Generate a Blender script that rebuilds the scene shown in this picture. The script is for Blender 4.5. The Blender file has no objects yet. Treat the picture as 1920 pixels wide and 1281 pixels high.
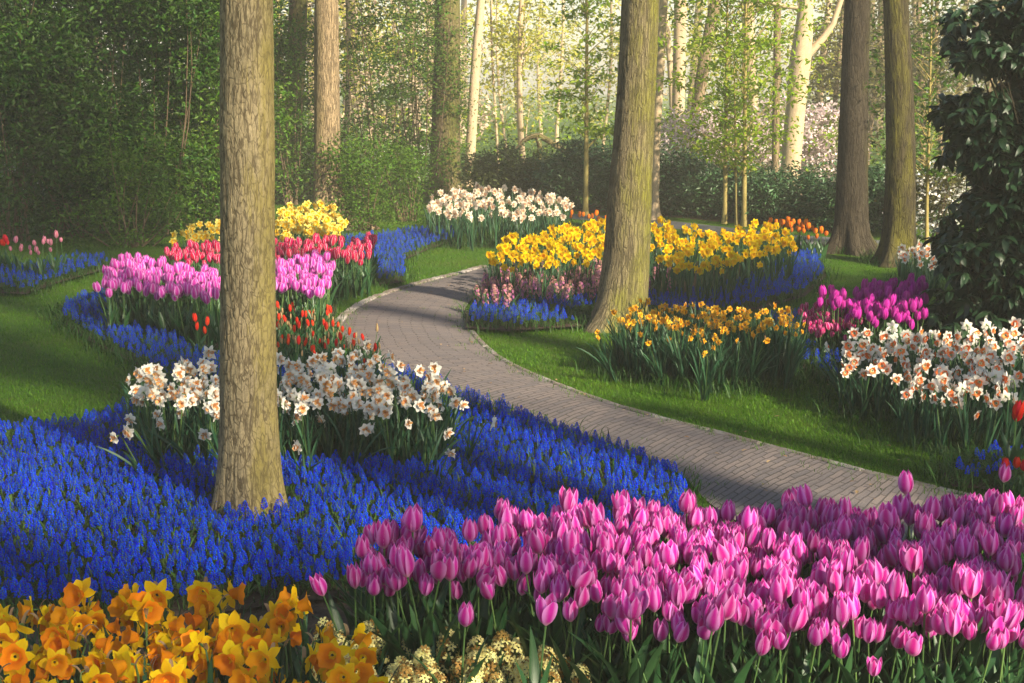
import bpy, math, random
import numpy as np
from mathutils import Matrix, Vector

C = bpy.context.scene.collection
SC = bpy.context.scene
rng = np.random.default_rng(7)
random.seed(7)
R = math.radians
PI = math.pi

# ------------------------------------------------------------------ camera, world, sun, exposure
CAM_H = 2.2
FPX = 2667.0
PITCH = math.atan((640.5 - 150) / FPX)
cd = bpy.data.cameras.new('camera')
cd.lens = FPX * 36.0 / 1920.0
cd.sensor_width = 36.0
cd.clip_end = 600
cam = bpy.data.objects.new('camera', cd)
C.objects.link(cam)
cam.location = (0, 0, CAM_H)
cam.rotation_euler = (PI / 2 - PITCH, 0, 0)
SC.camera = cam

SUN_EL = R(30)
SUN_H = np.array([0.68, -0.733])          # towards the sun, horizontally
w = bpy.data.worlds.new('World')
SC.world = w
w.use_nodes = True
nt = w.node_tree
bg = nt.nodes['Background']
sky = nt.nodes.new('ShaderNodeTexSky')
sky.sky_type = 'NISHITA'
sky.sun_disc = False
sky.sun_elevation = SUN_EL
sky.sun_rotation = math.atan2(SUN_H[0], SUN_H[1])
nt.links.new(sky.outputs[0], bg.inputs[0])
bg.inputs[1].default_value = 0.07
sd = bpy.data.lights.new('sun', 'SUN')
sd.energy = 4.8
sd.angle = R(1.5)
sd.color = (1.0, 0.88, 0.66)
sun = bpy.data.objects.new('sun', sd)
C.objects.link(sun)
sun.location = (20, -20, 30)
sv = Vector((SUN_H[0] * math.cos(SUN_EL), SUN_H[1] * math.cos(SUN_EL), math.sin(SUN_EL)))
sun.rotation_euler = sv.to_track_quat('Z', 'Y').to_euler()
SC.view_settings.view_transform = 'Standard'
SC.view_settings.look = 'None'
SC.view_settings.gamma = 1
SC.view_settings.exposure = 1.5
SC.cycles.max_bounces = 6
SC.cycles.diffuse_bounces = 3
SC.cycles.glossy_bounces = 2
SC.cycles.transmission_bounces = 4
SC.cycles.volume_bounces = 0
SC.cycles.transparent_max_bounces = 4
SC.cycles.use_denoising = True
SC.cycles.use_adaptive_sampling = True
SC.cycles.adaptive_threshold = 0.02
SC.render.use_persistent_data = False

# ------------------------------------------------------------------ pixel <-> world
cp, sp = math.cos(PITCH), math.sin(PITCH)

def ray(px, py):
    a = (px - 960) / FPX
    b = (640.5 - py) / FPX
    return np.array([a, cp + b * sp, -sp + b * cp])

def G(px, py, h=0.0):
    d = ray(px, py)
    t = (h - CAM_H) / d[2]
    return np.array([d[0] * t, d[1] * t, h])

def at(px, py, depth):
    d = ray(px, py)
    t = depth / d[1]
    return np.array([d[0] * t, depth, CAM_H + d[2] * t])

def px_of(p):
    x, y, z = p[0], p[1], p[2] - CAM_H
    f = y * cp - z * sp
    u = y * sp + z * cp
    return 960 + FPX * x / f, 640.5 - FPX * u / f

def pxs(P):
    P = np.asarray(P)
    x, y, z = P[:, 0], P[:, 1], P[:, 2] - CAM_H
    f = y * cp - z * sp
    u = y * sp + z * cp
    return 960 + FPX * x / f, 640.5 - FPX * u / f

def poly_w(poly, h=0.0):
    return np.array([G(a, b, h)[:2] for a, b in poly])

def inside(poly, P):
    x, y = P[:, 0], P[:, 1]
    n = len(poly)
    c = np.zeros(len(P), bool)
    j = n - 1
    for i in range(n):
        xi, yi = poly[i]
        xj, yj = poly[j]
        m = ((yi > y) != (yj > y)) & (x < (xj - xi) * (y - yi) / (yj - yi + 1e-12) + xi)
        c ^= m
        j = i
    return c

def scatter(poly, spacing, n=None, seed=0, tries=60):
    """dart throwing inside a world polygon"""
    r = np.random.default_rng(seed)
    lo, hi = poly.min(0), poly.max(0)
    area = np.prod(hi - lo)
    cand = r.uniform(lo, hi, (int(area / spacing ** 2 * tries) + 50, 2))
    cand = cand[inside(poly, cand)]
    cell = {}
    out = []
    s2 = spacing ** 2
    for p in cand:
        k = (int(p[0] // spacing), int(p[1] // spacing))
        ok = True
        for i in (-1, 0, 1):
            for j in (-1, 0, 1):
                for q in cell.get((k[0] + i, k[1] + j), ()):
                    if (q[0] - p[0]) ** 2 + (q[1] - p[1]) ** 2 < s2:
                        ok = False
                        break
        if ok:
            cell.setdefault(k, []).append(p)
            out.append(p)
            if n and len(out) >= n:
                break
    return np.array(out).reshape(-1, 2)

# ------------------------------------------------------------------ geometry container
class Geo:
    def __init__(s):
        s.V = []; s.P = []; s.Q = []; s.T = []; s.qm = []; s.tm = []; s.n = 0

    def add(s, V, pv, quads=None, tris=None, mat=0):
        V = np.asarray(V, float).reshape(-1, 3)
        s.V.append(V)
        s.P.append(np.asarray(pv, float).reshape(-1, 3))
        if quads is not None and len(quads):
            q = np.asarray(quads, int) + s.n
            s.Q.append(q); s.qm.append(np.full(len(q), mat) if np.isscalar(mat) else np.asarray(mat))
        if tris is not None and len(tris):
            t = np.asarray(tris, int) + s.n
            s.T.append(t); s.tm.append(np.full(len(t), mat) if np.isscalar(mat) else np.asarray(mat))
        s.n += len(V)
        return s

    def flat(s):
        V = np.concatenate(s.V); P = np.concatenate(s.P)
        Q = np.concatenate(s.Q) if s.Q else np.zeros((0, 4), int)
        T = np.concatenate(s.T) if s.T else np.zeros((0, 3), int)
        qm = np.concatenate(s.qm) if s.qm else np.zeros(0, int)
        tm = np.concatenate(s.tm) if s.tm else np.zeros(0, int)
        return V, P, Q, T, qm, tm

    def put(s, g, M=None, off=(0, 0, 0), matmap=None, rnd=None):
        V, P, Q, T, qm, tm = g.flat()
        V = V if M is None else V @ np.asarray(M).T
        V = V + np.asarray(off)
        P = P.copy()
        if rnd is not None:
            P[:, 2] = rnd
        if matmap is not None:
            qm = np.asarray(matmap)[qm] if len(qm) else qm
            tm = np.asarray(matmap)[tm] if len(tm) else tm
        s.V.append(V); s.P.append(P)
        if len(Q): s.Q.append(Q + s.n); s.qm.append(qm)
        if len(T): s.T.append(T + s.n); s.tm.append(tm)
        s.n += len(V)
        return s

    def mesh(s, name, mats, smooth=True):
        V, P, Q, T, qm, tm = s.flat()
        me = bpy.data.meshes.new(name)
        nq, n3 = len(Q), len(T)
        me.vertices.add(len(V))
        me.vertices.foreach_set('co', V.astype(np.float32).ravel())
        me.loops.add(nq * 4 + n3 * 3)
        me.loops.foreach_set('vertex_index', np.concatenate([Q.ravel(), T.ravel()]).astype(np.int32))
        me.polygons.add(nq + n3)
        ls = np.concatenate([np.arange(nq) * 4, nq * 4 + np.arange(n3) * 3]).astype(np.int32)
        me.polygons.foreach_set('loop_start', ls)
        me.polygons.foreach_set('material_index', np.concatenate([qm, tm]).astype(np.int32))
        me.polygons.foreach_set('use_smooth', np.full(nq + n3, smooth))
        a = me.attributes.new('pv', 'FLOAT_VECTOR', 'POINT')
        a.data.foreach_set('vector', P.astype(np.float32).ravel())
        for m in mats:
            me.materials.append(m)
        me.update(calc_edges=True)
        return me

    def obj(s, name, mats, parent=None, smooth=True):
        o = bpy.data.objects.new(name, s.mesh(name, mats, smooth))
        C.objects.link(o)
        if parent is not None:
            o.parent = parent
        return o


def replicate(big, protos, XY, yaw, scale, tilt=None, z=0.0, seed=0):
    """many copies of prototype Geos into one Geo"""
    r = np.random.default_rng(seed)
    n = len(XY)
    which = r.integers(0, len(protos), n)
    tx = r.normal(0, tilt or 0.0, n); ty = r.normal(0, tilt or 0.0, n)
    for k, g in enumerate(protos):
        idx = np.where(which == k)[0]
        if not len(idx):
            continue
        V, P, Q, T, qm, tm = g.flat()
        c, s_ = np.cos(yaw[idx]), np.sin(yaw[idx])
        X = V[None, :, 0] * c[:, None] - V[None, :, 1] * s_[:, None]
        Y = V[None, :, 0] * s_[:, None] + V[None, :, 1] * c[:, None]
        Z = np.repeat(V[None, :, 2], len(idx), 0)
        X = X + Z * tx[idx][:, None]; Y = Y + Z * ty[idx][:, None]
        sc_ = scale[idx][:, None]
        W = np.stack([X * sc_ + XY[idx, 0][:, None], Y * sc_ + XY[idx, 1][:, None], Z * sc_ + z], -1).reshape(-1, 3)
        PP = np.repeat(P[None], len(idx), 0)
        PP[:, :, 2] = (PP[:, :, 2] + r.random(len(idx))[:, None]) % 1.0
        offs = (np.arange(len(idx)) * len(V))[:, None, None]
        big.V.append(W); big.P.append(PP.reshape(-1, 3))
        if len(Q):
            big.Q.append((Q[None] + offs).reshape(-1, 4) + big.n); big.qm.append(np.tile(qm, len(idx)))
        if len(T):
            big.T.append((T[None] + offs).reshape(-1, 3) + big.n); big.tm.append(np.tile(tm, len(idx)))
        big.n += len(W)
    return big


def gridq(nu, nv):
    i, j = np.meshgrid(np.arange(nu - 1), np.arange(nv - 1), indexing='ij')
    a = (i * nv + j).ravel()
    return np.stack([a, a + nv, a + nv + 1, a + 1], -1)

def patch(g, f, nu, nv, mat=0, rnd=0.0):
    u = np.linspace(-1, 1, nu); v = np.linspace(0, 1, nv)
    U, W = np.meshgrid(u, v, indexing='ij')
    U, W = U.ravel(), W.ravel()
    V = f(U, W)
    g.add(V, np.stack([U, W, np.full(len(U), rnd)], -1), quads=gridq(nu, nv), mat=mat)

def tube(g, pts, rad, seg=6, mat=0, rnd=0.0, cap=True, world_uv=False):
    pts = np.asarray(pts, float); rad = np.broadcast_to(np.asarray(rad, float), (len(pts),))
    d = np.gradient(pts, axis=0)
    d /= np.linalg.norm(d, axis=1)[:, None] + 1e-12
    ref = np.array([1.0, 0, 0]) if abs(d[:, 0]).mean() < 0.8 else np.array([0, 1.0, 0])
    A = np.cross(d, ref); A /= np.linalg.norm(A, axis=1)[:, None] + 1e-12
    B = np.cross(d, A)
    th = np.linspace(0, 2 * PI, seg + 1)
    V = pts[:, None] + rad[:, None, None] * (np.cos(th)[None, :, None] * A[:, None] + np.sin(th)[None, :, None] * B[:, None])
    n = len(pts)
    L = np.concatenate([[0], np.cumsum(np.linalg.norm(np.diff(pts, axis=0), axis=1))])
    if world_uv:
        uu = th[None, :] * rad.mean() + 0 * L[:, None]; vv = L[:, None] + 0 * th[None, :]
    else:
        uu = (th[None, :] / PI - 1) * 0.3 + 0 * L[:, None]; vv = (L / (L[-1] + 1e-9))[:, None] + 0 * th[None, :]
    pv = np.stack([uu, vv, np.full(uu.shape, rnd)], -1)
    i, j = np.meshgrid(np.arange(n - 1), np.arange(seg), indexing='ij')
    a = (i * (seg + 1) + j).ravel()
    q = np.stack([a, a + 1, a + seg + 2, a + seg + 1], -1)
    g.add(V.reshape(-1, 3), pv.reshape(-1, 3), quads=q, mat=mat)

def rotz(a):
    c, s = math.cos(a), math.sin(a)
    return np.array([[c, -s, 0], [s, c, 0], [0, 0, 1.0]])
def rotx(a):
    c, s = math.cos(a), math.sin(a)
    return np.array([[1.0, 0, 0], [0, c, -s], [0, s, c]])
def roty(a):
    c, s = math.cos(a), math.sin(a)
    return np.array([[c, 0, s], [0, 1.0, 0], [-s, 0, c]])

def vnoise(u, v, pu=None, seed=0):
    """2-D value noise, periodic in u when pu is given"""
    def h(i, j):
        i = i % pu if pu else i
        x = (i * 374761393 + j * 668265263 + seed * 1442695041) & 0xffffffff
        x = ((x ^ (x >> 13)) * 1274126177) & 0xffffffff
        return ((x ^ (x >> 16)) & 0xffff) / 65535.0
    i = np.floor(u).astype(np.int64); j = np.floor(v).astype(np.int64)
    fu = u - i; fv = v - j
    fu = fu * fu * (3 - 2 * fu); fv = fv * fv * (3 - 2 * fv)
    return (h(i, j) * (1 - fu) + h(i + 1, j) * fu) * (1 - fv) + (h(i, j + 1) * (1 - fu) + h(i + 1, j + 1) * fu) * fv

# ------------------------------------------------------------------ materials
class NT:
    def __init__(s, name):
        s.m = bpy.data.materials.new(name); s.m.use_nodes = True
        s.t = s.m.node_tree; s.t.nodes.clear()
        s.out = s.t.nodes.new('ShaderNodeOutputMaterial')
    def n(s, typ, **kw):
        x = s.t.nodes.new('ShaderNode' + typ)
        for k, v in kw.items(): setattr(x, k, v)
        return x
    def l(s, a, b): s.t.links.new(a, b)
    def val(s, sock, v):
        if hasattr(v, 'is_linked') or isinstance(v, bpy.types.NodeSocket): s.l(v, sock)
        else: sock.default_value = v
    def math(s, op, a, b=0.0, c=None, clamp=False):
        x = s.n('Math', operation=op, use_clamp=clamp)
        s.val(x.inputs[0], a); s.val(x.inputs[1], b)
        if c is not None: s.val(x.inputs[2], c)
        return x.outputs[0]
    def mix(s, f, a, b, blend='MIX'):
        x = s.n('Mix', data_type='RGBA', blend_type=blend)
        s.val(x.inputs[0], f)
        for i, c in ((6, a), (7, b)):
            if isinstance(c, tuple): x.inputs[i].default_value = c if len(c) == 4 else (*c, 1)
            else: s.l(c, x.inputs[i])
        return x.outputs[2]
    def ramp(s, f, lo, hi):
        x = s.n('MapRange', interpolation_type='SMOOTHSTEP')
        s.val(x.inputs[0], f); x.inputs[1].default_value = lo; x.inputs[2].default_value = hi
        return x.outputs[0]
    def noise(s, vec, scale, detail=3, rough=0.55):
        x = s.n('TexNoise'); s.l(vec, x.inputs['Vector'])
        x.inputs['Scale'].default_value = scale; x.inputs['Detail'].default_value = detail
        x.inputs['Roughness'].default_value = rough
        return x.outputs['Fac']
    def pv(s):
        a = s.n('Attribute', attribute_name='pv', attribute_type='GEOMETRY')
        sep = s.n('SeparateXYZ'); s.l(a.outputs['Vector'], sep.inputs[0])
        return a.outputs['Vector'], sep.outputs[0], sep.outputs[1], sep.outputs[2]
    def rnd(s, z):
        o = s.n('ObjectInfo')
        return s.math('FRACT', s.math('ADD', o.outputs['Random'], z))
    def finish(s, col, rough=0.5, spec=0.3, transl=0.0, bump=None, bstr=0.4, bdist=0.01, tcol=None):
        p = s.n('BsdfPrincipled')
        s.val(p.inputs['Base Color'], col if not isinstance(col, tuple) else (*col, 1))
        s.val(p.inputs['Roughness'], rough)
        p.inputs['Specular IOR Level'].default_value = spec
        nrm = None
        if bump is not None:
            b = s.n('Bump'); b.inputs['Strength'].default_value = bstr; b.inputs['Distance'].default_value = bdist
            s.l(bump, b.inputs['Height']); nrm = b.outputs[0]
            s.l(nrm, p.inputs['Normal'])
        sh = p.outputs[0]
        if transl > 0:
            t = s.n('BsdfTranslucent')
            s.val(t.inputs[0], tcol if tcol is not None else (col if not isinstance(col, tuple) else (*col, 1)))
            if nrm is not None: s.l(nrm, t.inputs['Normal'])
            mx = s.n('MixShader'); mx.inputs[0].default_value = transl
            s.l(sh, mx.inputs[1]); s.l(t.outputs[0], mx.inputs[2]); sh = mx.outputs[0]
        s.l(sh, s.out.inputs[0])
        return s.m

def vary(t, col, rz, lo=0.75, hi=1.2, hue=0.0):
    h = t.n('HueSaturation')
    h.inputs['Saturation'].default_value = 1.0
    v = t.n('MapRange'); t.l(rz, v.inputs[0]); v.inputs[3].default_value = lo; v.inputs[4].default_value = hi
    t.l(v.outputs[0], h.inputs['Value'])
    if hue:
        r2 = t.math('FRACT', t.math('MULTIPLY', rz, 7.31))
        v2 = t.n('MapRange'); t.l(r2, v2.inputs[0]); v2.inputs[3].default_value = 0.5 - hue; v2.inputs[4].default_value = 0.5 + hue
        t.l(v2.outputs[0], h.inputs['Hue'])
    t.l(col, h.inputs['Color'])
    return h.outputs[0]

def petal_mat(name, mid, edge=None, base=None, tip=None, e0=0.35, e1=1.0, transl=0.35, rough=0.6, lo=0.8, hi=1.15, hue=0.008, streak=0.25):
    t = NT(name)
    vec, u, v, z = t.pv()
    au = t.math('ABSOLUTE', u)
    col = t.mix(t.ramp(au, e0, e1), mid, edge or mid)
    if tip: col = t.mix(t.ramp(v, 0.6, 1.0), col, tip)
    if base: col = t.mix(t.ramp(v, 0.22, 0.02), col, base)
    # fine veins running along the petal
    cv = t.n('CombineXYZ'); t.l(t.math('MULTIPLY', u, 9.0), cv.inputs[0]); t.l(v, cv.inputs[1]); t.l(t.math('MULTIPLY', z, 50.0), cv.inputs[2])
    nz = t.noise(cv.outputs[0], 1.6, 2)
    dark = t.mix(1.0, col, (0.62, 0.5, 0.6), 'MULTIPLY')
    col = t.mix(t.math('MULTIPLY', t.ramp(nz, 0.45, 0.75), streak), col, dark)
    col = vary(t, col, t.rnd(z), lo, hi, hue)
    return t.finish(col, rough, 0.14, transl, bump=nz, bstr=0.25, bdist=0.002)

def leaf_mat(name, c1, c2, transl=0.3, rough=0.45, spec=0.35, lo=0.65, hi=1.3, hue=0.02, tcol=None):
    t = NT(name)
    vec, u, v, z = t.pv()
    r = t.rnd(z)
    col = t.mix(t.math('FRACT', t.math('MULTIPLY', r, 3.7)), c1, c2)
    rib = t.ramp(t.math('ABSOLUTE', u), 0.14, 0.0)
    col = t.mix(t.math('MULTIPLY', rib, 0.35), col, t.mix(1.0, col, (1.7, 1.6, 1.4), 'MULTIPLY'))
    col = vary(t, col, r, lo, hi, hue)
    cv = t.n('CombineXYZ'); t.l(t.math('MULTIPLY', u, 8.0), cv.inputs[0]); t.l(v, cv.inputs[1])
    nz = t.noise(cv.outputs[0], 2.0, 2)
    return t.finish(col, rough, spec, transl, bump=nz, bstr=0.2, bdist=0.003)

def bark_mat(name, ridge, crack, moss=None, moss_dir=(1, -0.2, 0), moss_amt=0.5, su=26.0, sv=7.0, bstr=0.8, bdist=0.02, smooth=False):
    t = NT(name)
    vec, u, v, z = t.pv()
    cv = t.n('CombineXYZ'); t.l(t.math('MULTIPLY', u, su), cv.inputs[0]); t.l(t.math('MULTIPLY', v, sv), cv.inputs[1]); t.l(t.math('MULTIPLY', z, 40.0), cv.inputs[2])
    wob = t.n('TexNoise'); t.l(cv.outputs[0], wob.inputs['Vector']); wob.inputs['Scale'].default_value = 0.7; wob.inputs['Detail'].default_value = 3
    off = t.n('VectorMath', operation='MULTIPLY_ADD'); t.l(wob.outputs['Color'], off.inputs[0]); off.inputs[1].default_value = (1.1, 0.5, 0); t.l(cv.outputs[0], off.inputs[2])
    vo = t.n('TexVoronoi', feature='DISTANCE_TO_EDGE'); t.l(off.outputs[0], vo.inputs['Vector']); vo.inputs['Scale'].default_value = 1.0
    cf = t.n('CombineXYZ'); t.l(t.math('MULTIPLY', u, su * 0.95), cf.inputs[0]); t.l(t.math('MULTIPLY', v, sv * 0.48), cf.inputs[1]); t.l(t.math('MULTIPLY', z, 40.0), cf.inputs[2])
    fis = t.n('TexNoise'); t.l(cf.outputs[0], fis.inputs['Vector']); fis.inputs['Scale'].default_value = 1.0; fis.inputs['Detail'].default_value = 3; fis.inputs['Distortion'].default_value = 0.5
    rdg = t.math('ABSOLUTE', t.math('MULTIPLY', t.math('SUBTRACT', fis.outputs['Fac'], 0.5), 2.0))
    ck1 = t.ramp(rdg, 0.0, 0.13)
    ck2 = t.ramp(vo.outputs['Distance'], 0.0, 0.10)
    ck = t.math('MULTIPLY', ck1, t.math('MULTIPLY_ADD', ck2, 0.65, 0.35))
    cw = t.n('CombineXYZ'); t.l(t.math('MULTIPLY', u, 1.0), cw.inputs[0]); t.l(t.math('MULTIPLY', v, 0.8), cw.inputs[1]); t.l(z, cw.inputs[2])
    fine = t.noise(cw.outputs[0], 90.0, 4, 0.65)
    big = t.noise(cw.outputs[0], 4.0, 3)
    hgt = t.math('ADD', t.math('MULTIPLY', ck, 0.7 if not smooth else 0.15), t.math('MULTIPLY', fine, 0.5))
    base = t.mix(t.ramp(fine, 0.3, 0.75), tuple(c * 0.75 for c in ridge), tuple(min(1, c * 1.2) for c in ridge))
    base = t.mix(t.math('MULTIPLY', t.ramp(big, 0.45, 0.7), 0.45), base, tuple(c * k for c, k in zip(ridge, (0.75, 0.72, 0.7))))
    col = t.mix(ck, crack, base) if not smooth else t.mix(t.math('MULTIPLY', t.math('SUBTRACT', 1.0, ck), 0.25), base, crack)
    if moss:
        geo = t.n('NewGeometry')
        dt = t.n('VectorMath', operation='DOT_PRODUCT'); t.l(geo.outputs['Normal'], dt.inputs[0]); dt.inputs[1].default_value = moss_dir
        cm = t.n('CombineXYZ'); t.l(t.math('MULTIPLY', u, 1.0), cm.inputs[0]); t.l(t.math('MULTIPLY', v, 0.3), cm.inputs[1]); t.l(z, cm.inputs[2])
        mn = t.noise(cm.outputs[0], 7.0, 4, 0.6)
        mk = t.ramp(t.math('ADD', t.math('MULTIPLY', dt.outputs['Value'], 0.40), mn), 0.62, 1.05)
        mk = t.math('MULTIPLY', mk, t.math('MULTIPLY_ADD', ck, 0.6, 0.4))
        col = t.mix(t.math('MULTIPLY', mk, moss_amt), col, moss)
    return t.finish(col, 0.85, 0.15, 0, bump=hgt, bstr=bstr, bdist=bdist)

def plain_mat(name, c1, c2, scale=20.0, rough=0.9, bstr=0.5, bdist=0.02, spec=0.2):
    t = NT(name)
    tc = t.n('TexCoord')
    a = t.noise(tc.outputs['Object'], scale, 5, 0.65)
    b = t.noise(tc.outputs['Object'], scale * 0.13, 3)
    col = t.mix(t.ramp(a, 0.3, 0.7), c1, c2)
    col = t.mix(t.math('MULTIPLY', t.ramp(b, 0.35, 0.7), 0.5), col, tuple(x * 0.6 for x in c1))
    return t.finish(col, rough, spec, 0, bump=a, bstr=bstr, bdist=bdist)

def lawn_mat():
    t = NT('mown_lawn')
    tc = t.n('TexCoord')
    ob = tc.outputs['Object']
    a = t.noise(ob, 60.0, 6, 0.75)
    b = t.noise(ob, 1.3, 4, 0.6)
    c = t.noise(ob, 5.5, 4, 0.6)
    col = t.mix(t.ramp(a, 0.3, 0.72), (0.020, 0.060, 0.003), (0.080, 0.180, 0.008))
    col = t.mix(t.math('MULTIPLY', t.ramp(b, 0.42, 0.68), 0.55), col, (0.085, 0.120, 0.010))
    col = t.mix(t.math('MULTIPLY', t.ramp(c, 0.56, 0.74), 0.4), col, (0.110, 0.095, 0.018))
    return t.finish(col, 0.8, 0.15, 0, bump=a, bstr=0.9, bdist=0.03)

def brick_mat():
    t = NT('brick_paving')
    vec, u, v, z = t.pv()
    cv = t.n('CombineXYZ'); t.l(v, cv.inputs[0]); t.l(u, cv.inputs[1])
    nz = t.n('TexNoise'); t.l(cv.outputs[0], nz.inputs['Vector']); nz.inputs['Scale'].default_value = 3.0
    off = t.n('VectorMath', operation='MULTIPLY_ADD'); t.l(nz.outputs['Color'], off.inputs[0]); off.inputs[1].default_value = (0.07, 0.07, 0); t.l(cv.outputs[0], off.inputs[2])
    br = t.n('TexBrick'); t.l(off.outputs[0], br.inputs['Vector'])
    br.inputs['Color1'].default_value = (0.185, 0.148, 0.135, 1)
    br.inputs['Color2'].default_value = (0.120, 0.105, 0.108, 1)
    br.inputs['Mortar'].default_value = (0.055, 0.047, 0.043, 1)
    br.inputs['Scale'].default_value = 1.0
    br.inputs['Mortar Size'].default_value = 0.007
    br.inputs['Mortar Smooth'].default_value = 0.4
    br.inputs['Brick Width'].default_value = 0.21
    br.inputs['Row Height'].default_value = 0.052
    f = t.noise(cv.outputs[0], 55.0, 5, 0.7)
    b = t.noise(cv.outputs[0], 1.8, 4, 0.6)
    col = t.mix(t.math('MULTIPLY', t.ramp(f, 0.35, 0.75), 0.4), br.outputs['Color'], (0.24, 0.20, 0.18))
    col = t.mix(t.math('MULTIPLY', t.ramp(b, 0.45, 0.7), 0.35), col, (0.17, 0.145, 0.14))
    hh = t.math('SUBTRACT', t.math('MULTIPLY', f, 0.3), br.outputs['Fac'])
    return t.finish(col, 0.8, 0.25, 0, bump=hh, bstr=0.6, bdist=0.012)

def kerb_mat():
    t = NT('kerb_stone')
    tc = t.n('TexCoord')
    a = t.noise(tc.outputs['Object'], 40.0, 5, 0.7)
    b = t.noise(tc.outputs['Object'], 3.0, 3)
    col = t.mix(t.ramp(a, 0.3, 0.7), (0.12, 0.095, 0.08), (0.21, 0.175, 0.15))
    col = t.mix(t.math('MULTIPLY', t.ramp(b, 0.45, 0.65), 0.7), col, (0.36, 0.33, 0.31))
    return t.finish(col, 0.85, 0.2, 0, bump=a, bstr=0.4, bdist=0.006)

M = {}
M['lawn'] = lawn_mat()
M['brick'] = brick_mat()
M['kerb'] = kerb_mat()
M['soil'] = plain_mat('garden_soil', (0.045, 0.030, 0.020), (0.090, 0.062, 0.042), 30.0)
M['mulch'] = plain_mat('bark_mulch', (0.08, 0.045, 0.028), (0.15, 0.095, 0.06), 40.0)
M['asphalt'] = plain_mat('asphalt', (0.10, 0.10, 0.105), (0.17, 0.17, 0.175), 90.0, 0.85, 0.3, 0.005)
M['grass'] = leaf_mat('grass_blade', (0.036, 0.115, 0.004), (0.105, 0.220, 0.008), 0.35, 0.5, 0.2, 0.7, 1.3, 0.015)
M['tuft'] = leaf_mat('grass_tuft', (0.022, 0.070, 0.012), (0.045, 0.110, 0.016), 0.25, 0.5, 0.25, 0.6, 1.3, 0.015)
M['muscari_leaf'] = leaf_mat('grape_hyacinth_leaf', (0.030, 0.080, 0.014), (0.070, 0.125, 0.020), 0.25, 0.5, 0.25, 0.6, 1.25, 0.015)
M['muscari'] = petal_mat('grape_hyacinth_blue', (0.003, 0.038, 0.60), (0.008, 0.074, 0.78), None, None, 0.2, 1.0, 0.2, 0.6, 0.6, 1.3, 0.014, 0.0)
M['tulip_leaf'] = leaf_mat('tulip_leaf', (0.022, 0.075, 0.026), (0.045, 0.115, 0.040), 0.25, 0.38, 0.4, 0.7, 1.2, 0.012)
M['daff_leaf'] = leaf_mat('daffodil_leaf', (0.022, 0.075, 0.034), (0.040, 0.105, 0.050), 0.25, 0.42, 0.35, 0.65, 1.25, 0.012)
M['stem'] = leaf_mat('flower_stem', (0.055, 0.12, 0.035), (0.085, 0.15, 0.040), 0.1, 0.45, 0.3, 0.8, 1.2, 0.01)
M['spathe'] = leaf_mat('papery_spathe', (0.32, 0.20, 0.10), (0.42, 0.30, 0.18), 0.3, 0.7, 0.1, 0.7, 1.1, 0.01)
M['pink'] = petal_mat('pink_tulip_petal', (0.60, 0.018, 0.32), (0.80, 0.30, 0.70), (0.75, 0.42, 0.55), None, 0.12, 0.9, 0.40, lo=0.68, hi=1.2, hue=0.014)
M['lilac'] = petal_mat('lilac_tulip_petal', (0.62, 0.04, 0.40), (0.82, 0.38, 0.76), (0.80, 0.6, 0.7), None, 0.25, 0.95, 0.35)
M['redwhite'] = petal_mat('white_edged_red_tulip_petal', (0.55, 0.003, 0.075), (0.88, 0.70, 0.76), None, None, 0.74, 1.0, 0.3)
M['red'] = petal_mat('scarlet_tulip_petal', (0.72, 0.028, 0.012), (0.80, 0.10, 0.03), None, None, 0.4, 1.0, 0.35)
M['darkred'] = petal_mat('deep_red_tulip_petal', (0.60, 0.006, 0.010), (0.60, 0.010, 0.012), None, None, 0.4, 1.0, 0.3)
M['bud'] = petal_mat('tulip_bud', (0.32, 0.26, 0.12), (0.45, 0.20, 0.12), None, None, 0.4, 1.0, 0.2)
M['purple'] = petal_mat('purple_tulip_petal', (0.48, 0.014, 0.30), (0.60, 0.06, 0.44), None, None, 0.3, 1.0, 0.3)
M['magenta'] = petal_mat('magenta_tulip_petal', (0.55, 0.008, 0.16), (0.82, 0.36, 0.58), None, None, 0.5, 1.0, 0.3)
M['orange'] = petal_mat('orange_tulip_petal', (0.80, 0.16, 0.010), (0.86, 0.34, 0.02), None, None, 0.3, 1.0, 0.35, lo=0.7)
M['palepink'] = petal_mat('faded_pink_tulip_petal', (0.60, 0.14, 0.22), (0.70, 0.42, 0.50), None, None, 0.3, 1.0, 0.3)
M['gold'] = petal_mat('golden_daffodil_petal', (0.86, 0.58, 0.004), (0.87, 0.64, 0.006), None, None, 0.3, 1.0, 0.5, lo=0.85, hue=0.012)
M['gold_cup'] = petal_mat('golden_daffodil_trumpet', (0.84, 0.31, 0.003), (0.86, 0.42, 0.004), None, None, 0.3, 1.0, 0.5, lo=0.8, hue=0.012)
M['yellow'] = petal_mat('yellow_daffodil_petal', (0.87, 0.64, 0.004), (0.88, 0.68, 0.006), None, None, 0.3, 1.0, 0.5, lo=0.88)
M['yellow_cup'] = petal_mat('yellow_daffodil_trumpet', (0.86, 0.50, 0.003), (0.87, 0.57, 0.004), None, None, 0.3, 1.0, 0.5, lo=0.85)
M['amber'] = petal_mat('amber_daffodil_petal', (0.82, 0.47, 0.030), (0.84, 0.55, 0.07), None, None, 0.3, 1.0, 0.3, lo=0.75)
M['amber_cup'] = petal_mat('amber_daffodil_cup', (0.80, 0.36, 0.012), (0.82, 0.44, 0.03), None, None, 0.3, 1.0, 0.3, lo=0.75)
M['white'] = petal_mat('white_daffodil_petal', (0.83, 0.80, 0.70), (0.86, 0.84, 0.78), (0.6, 0.68, 0.4), None, 0.3, 1.0, 0.3, lo=0.9, hi=1.05, hue=0.0, streak=0.12)
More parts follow.
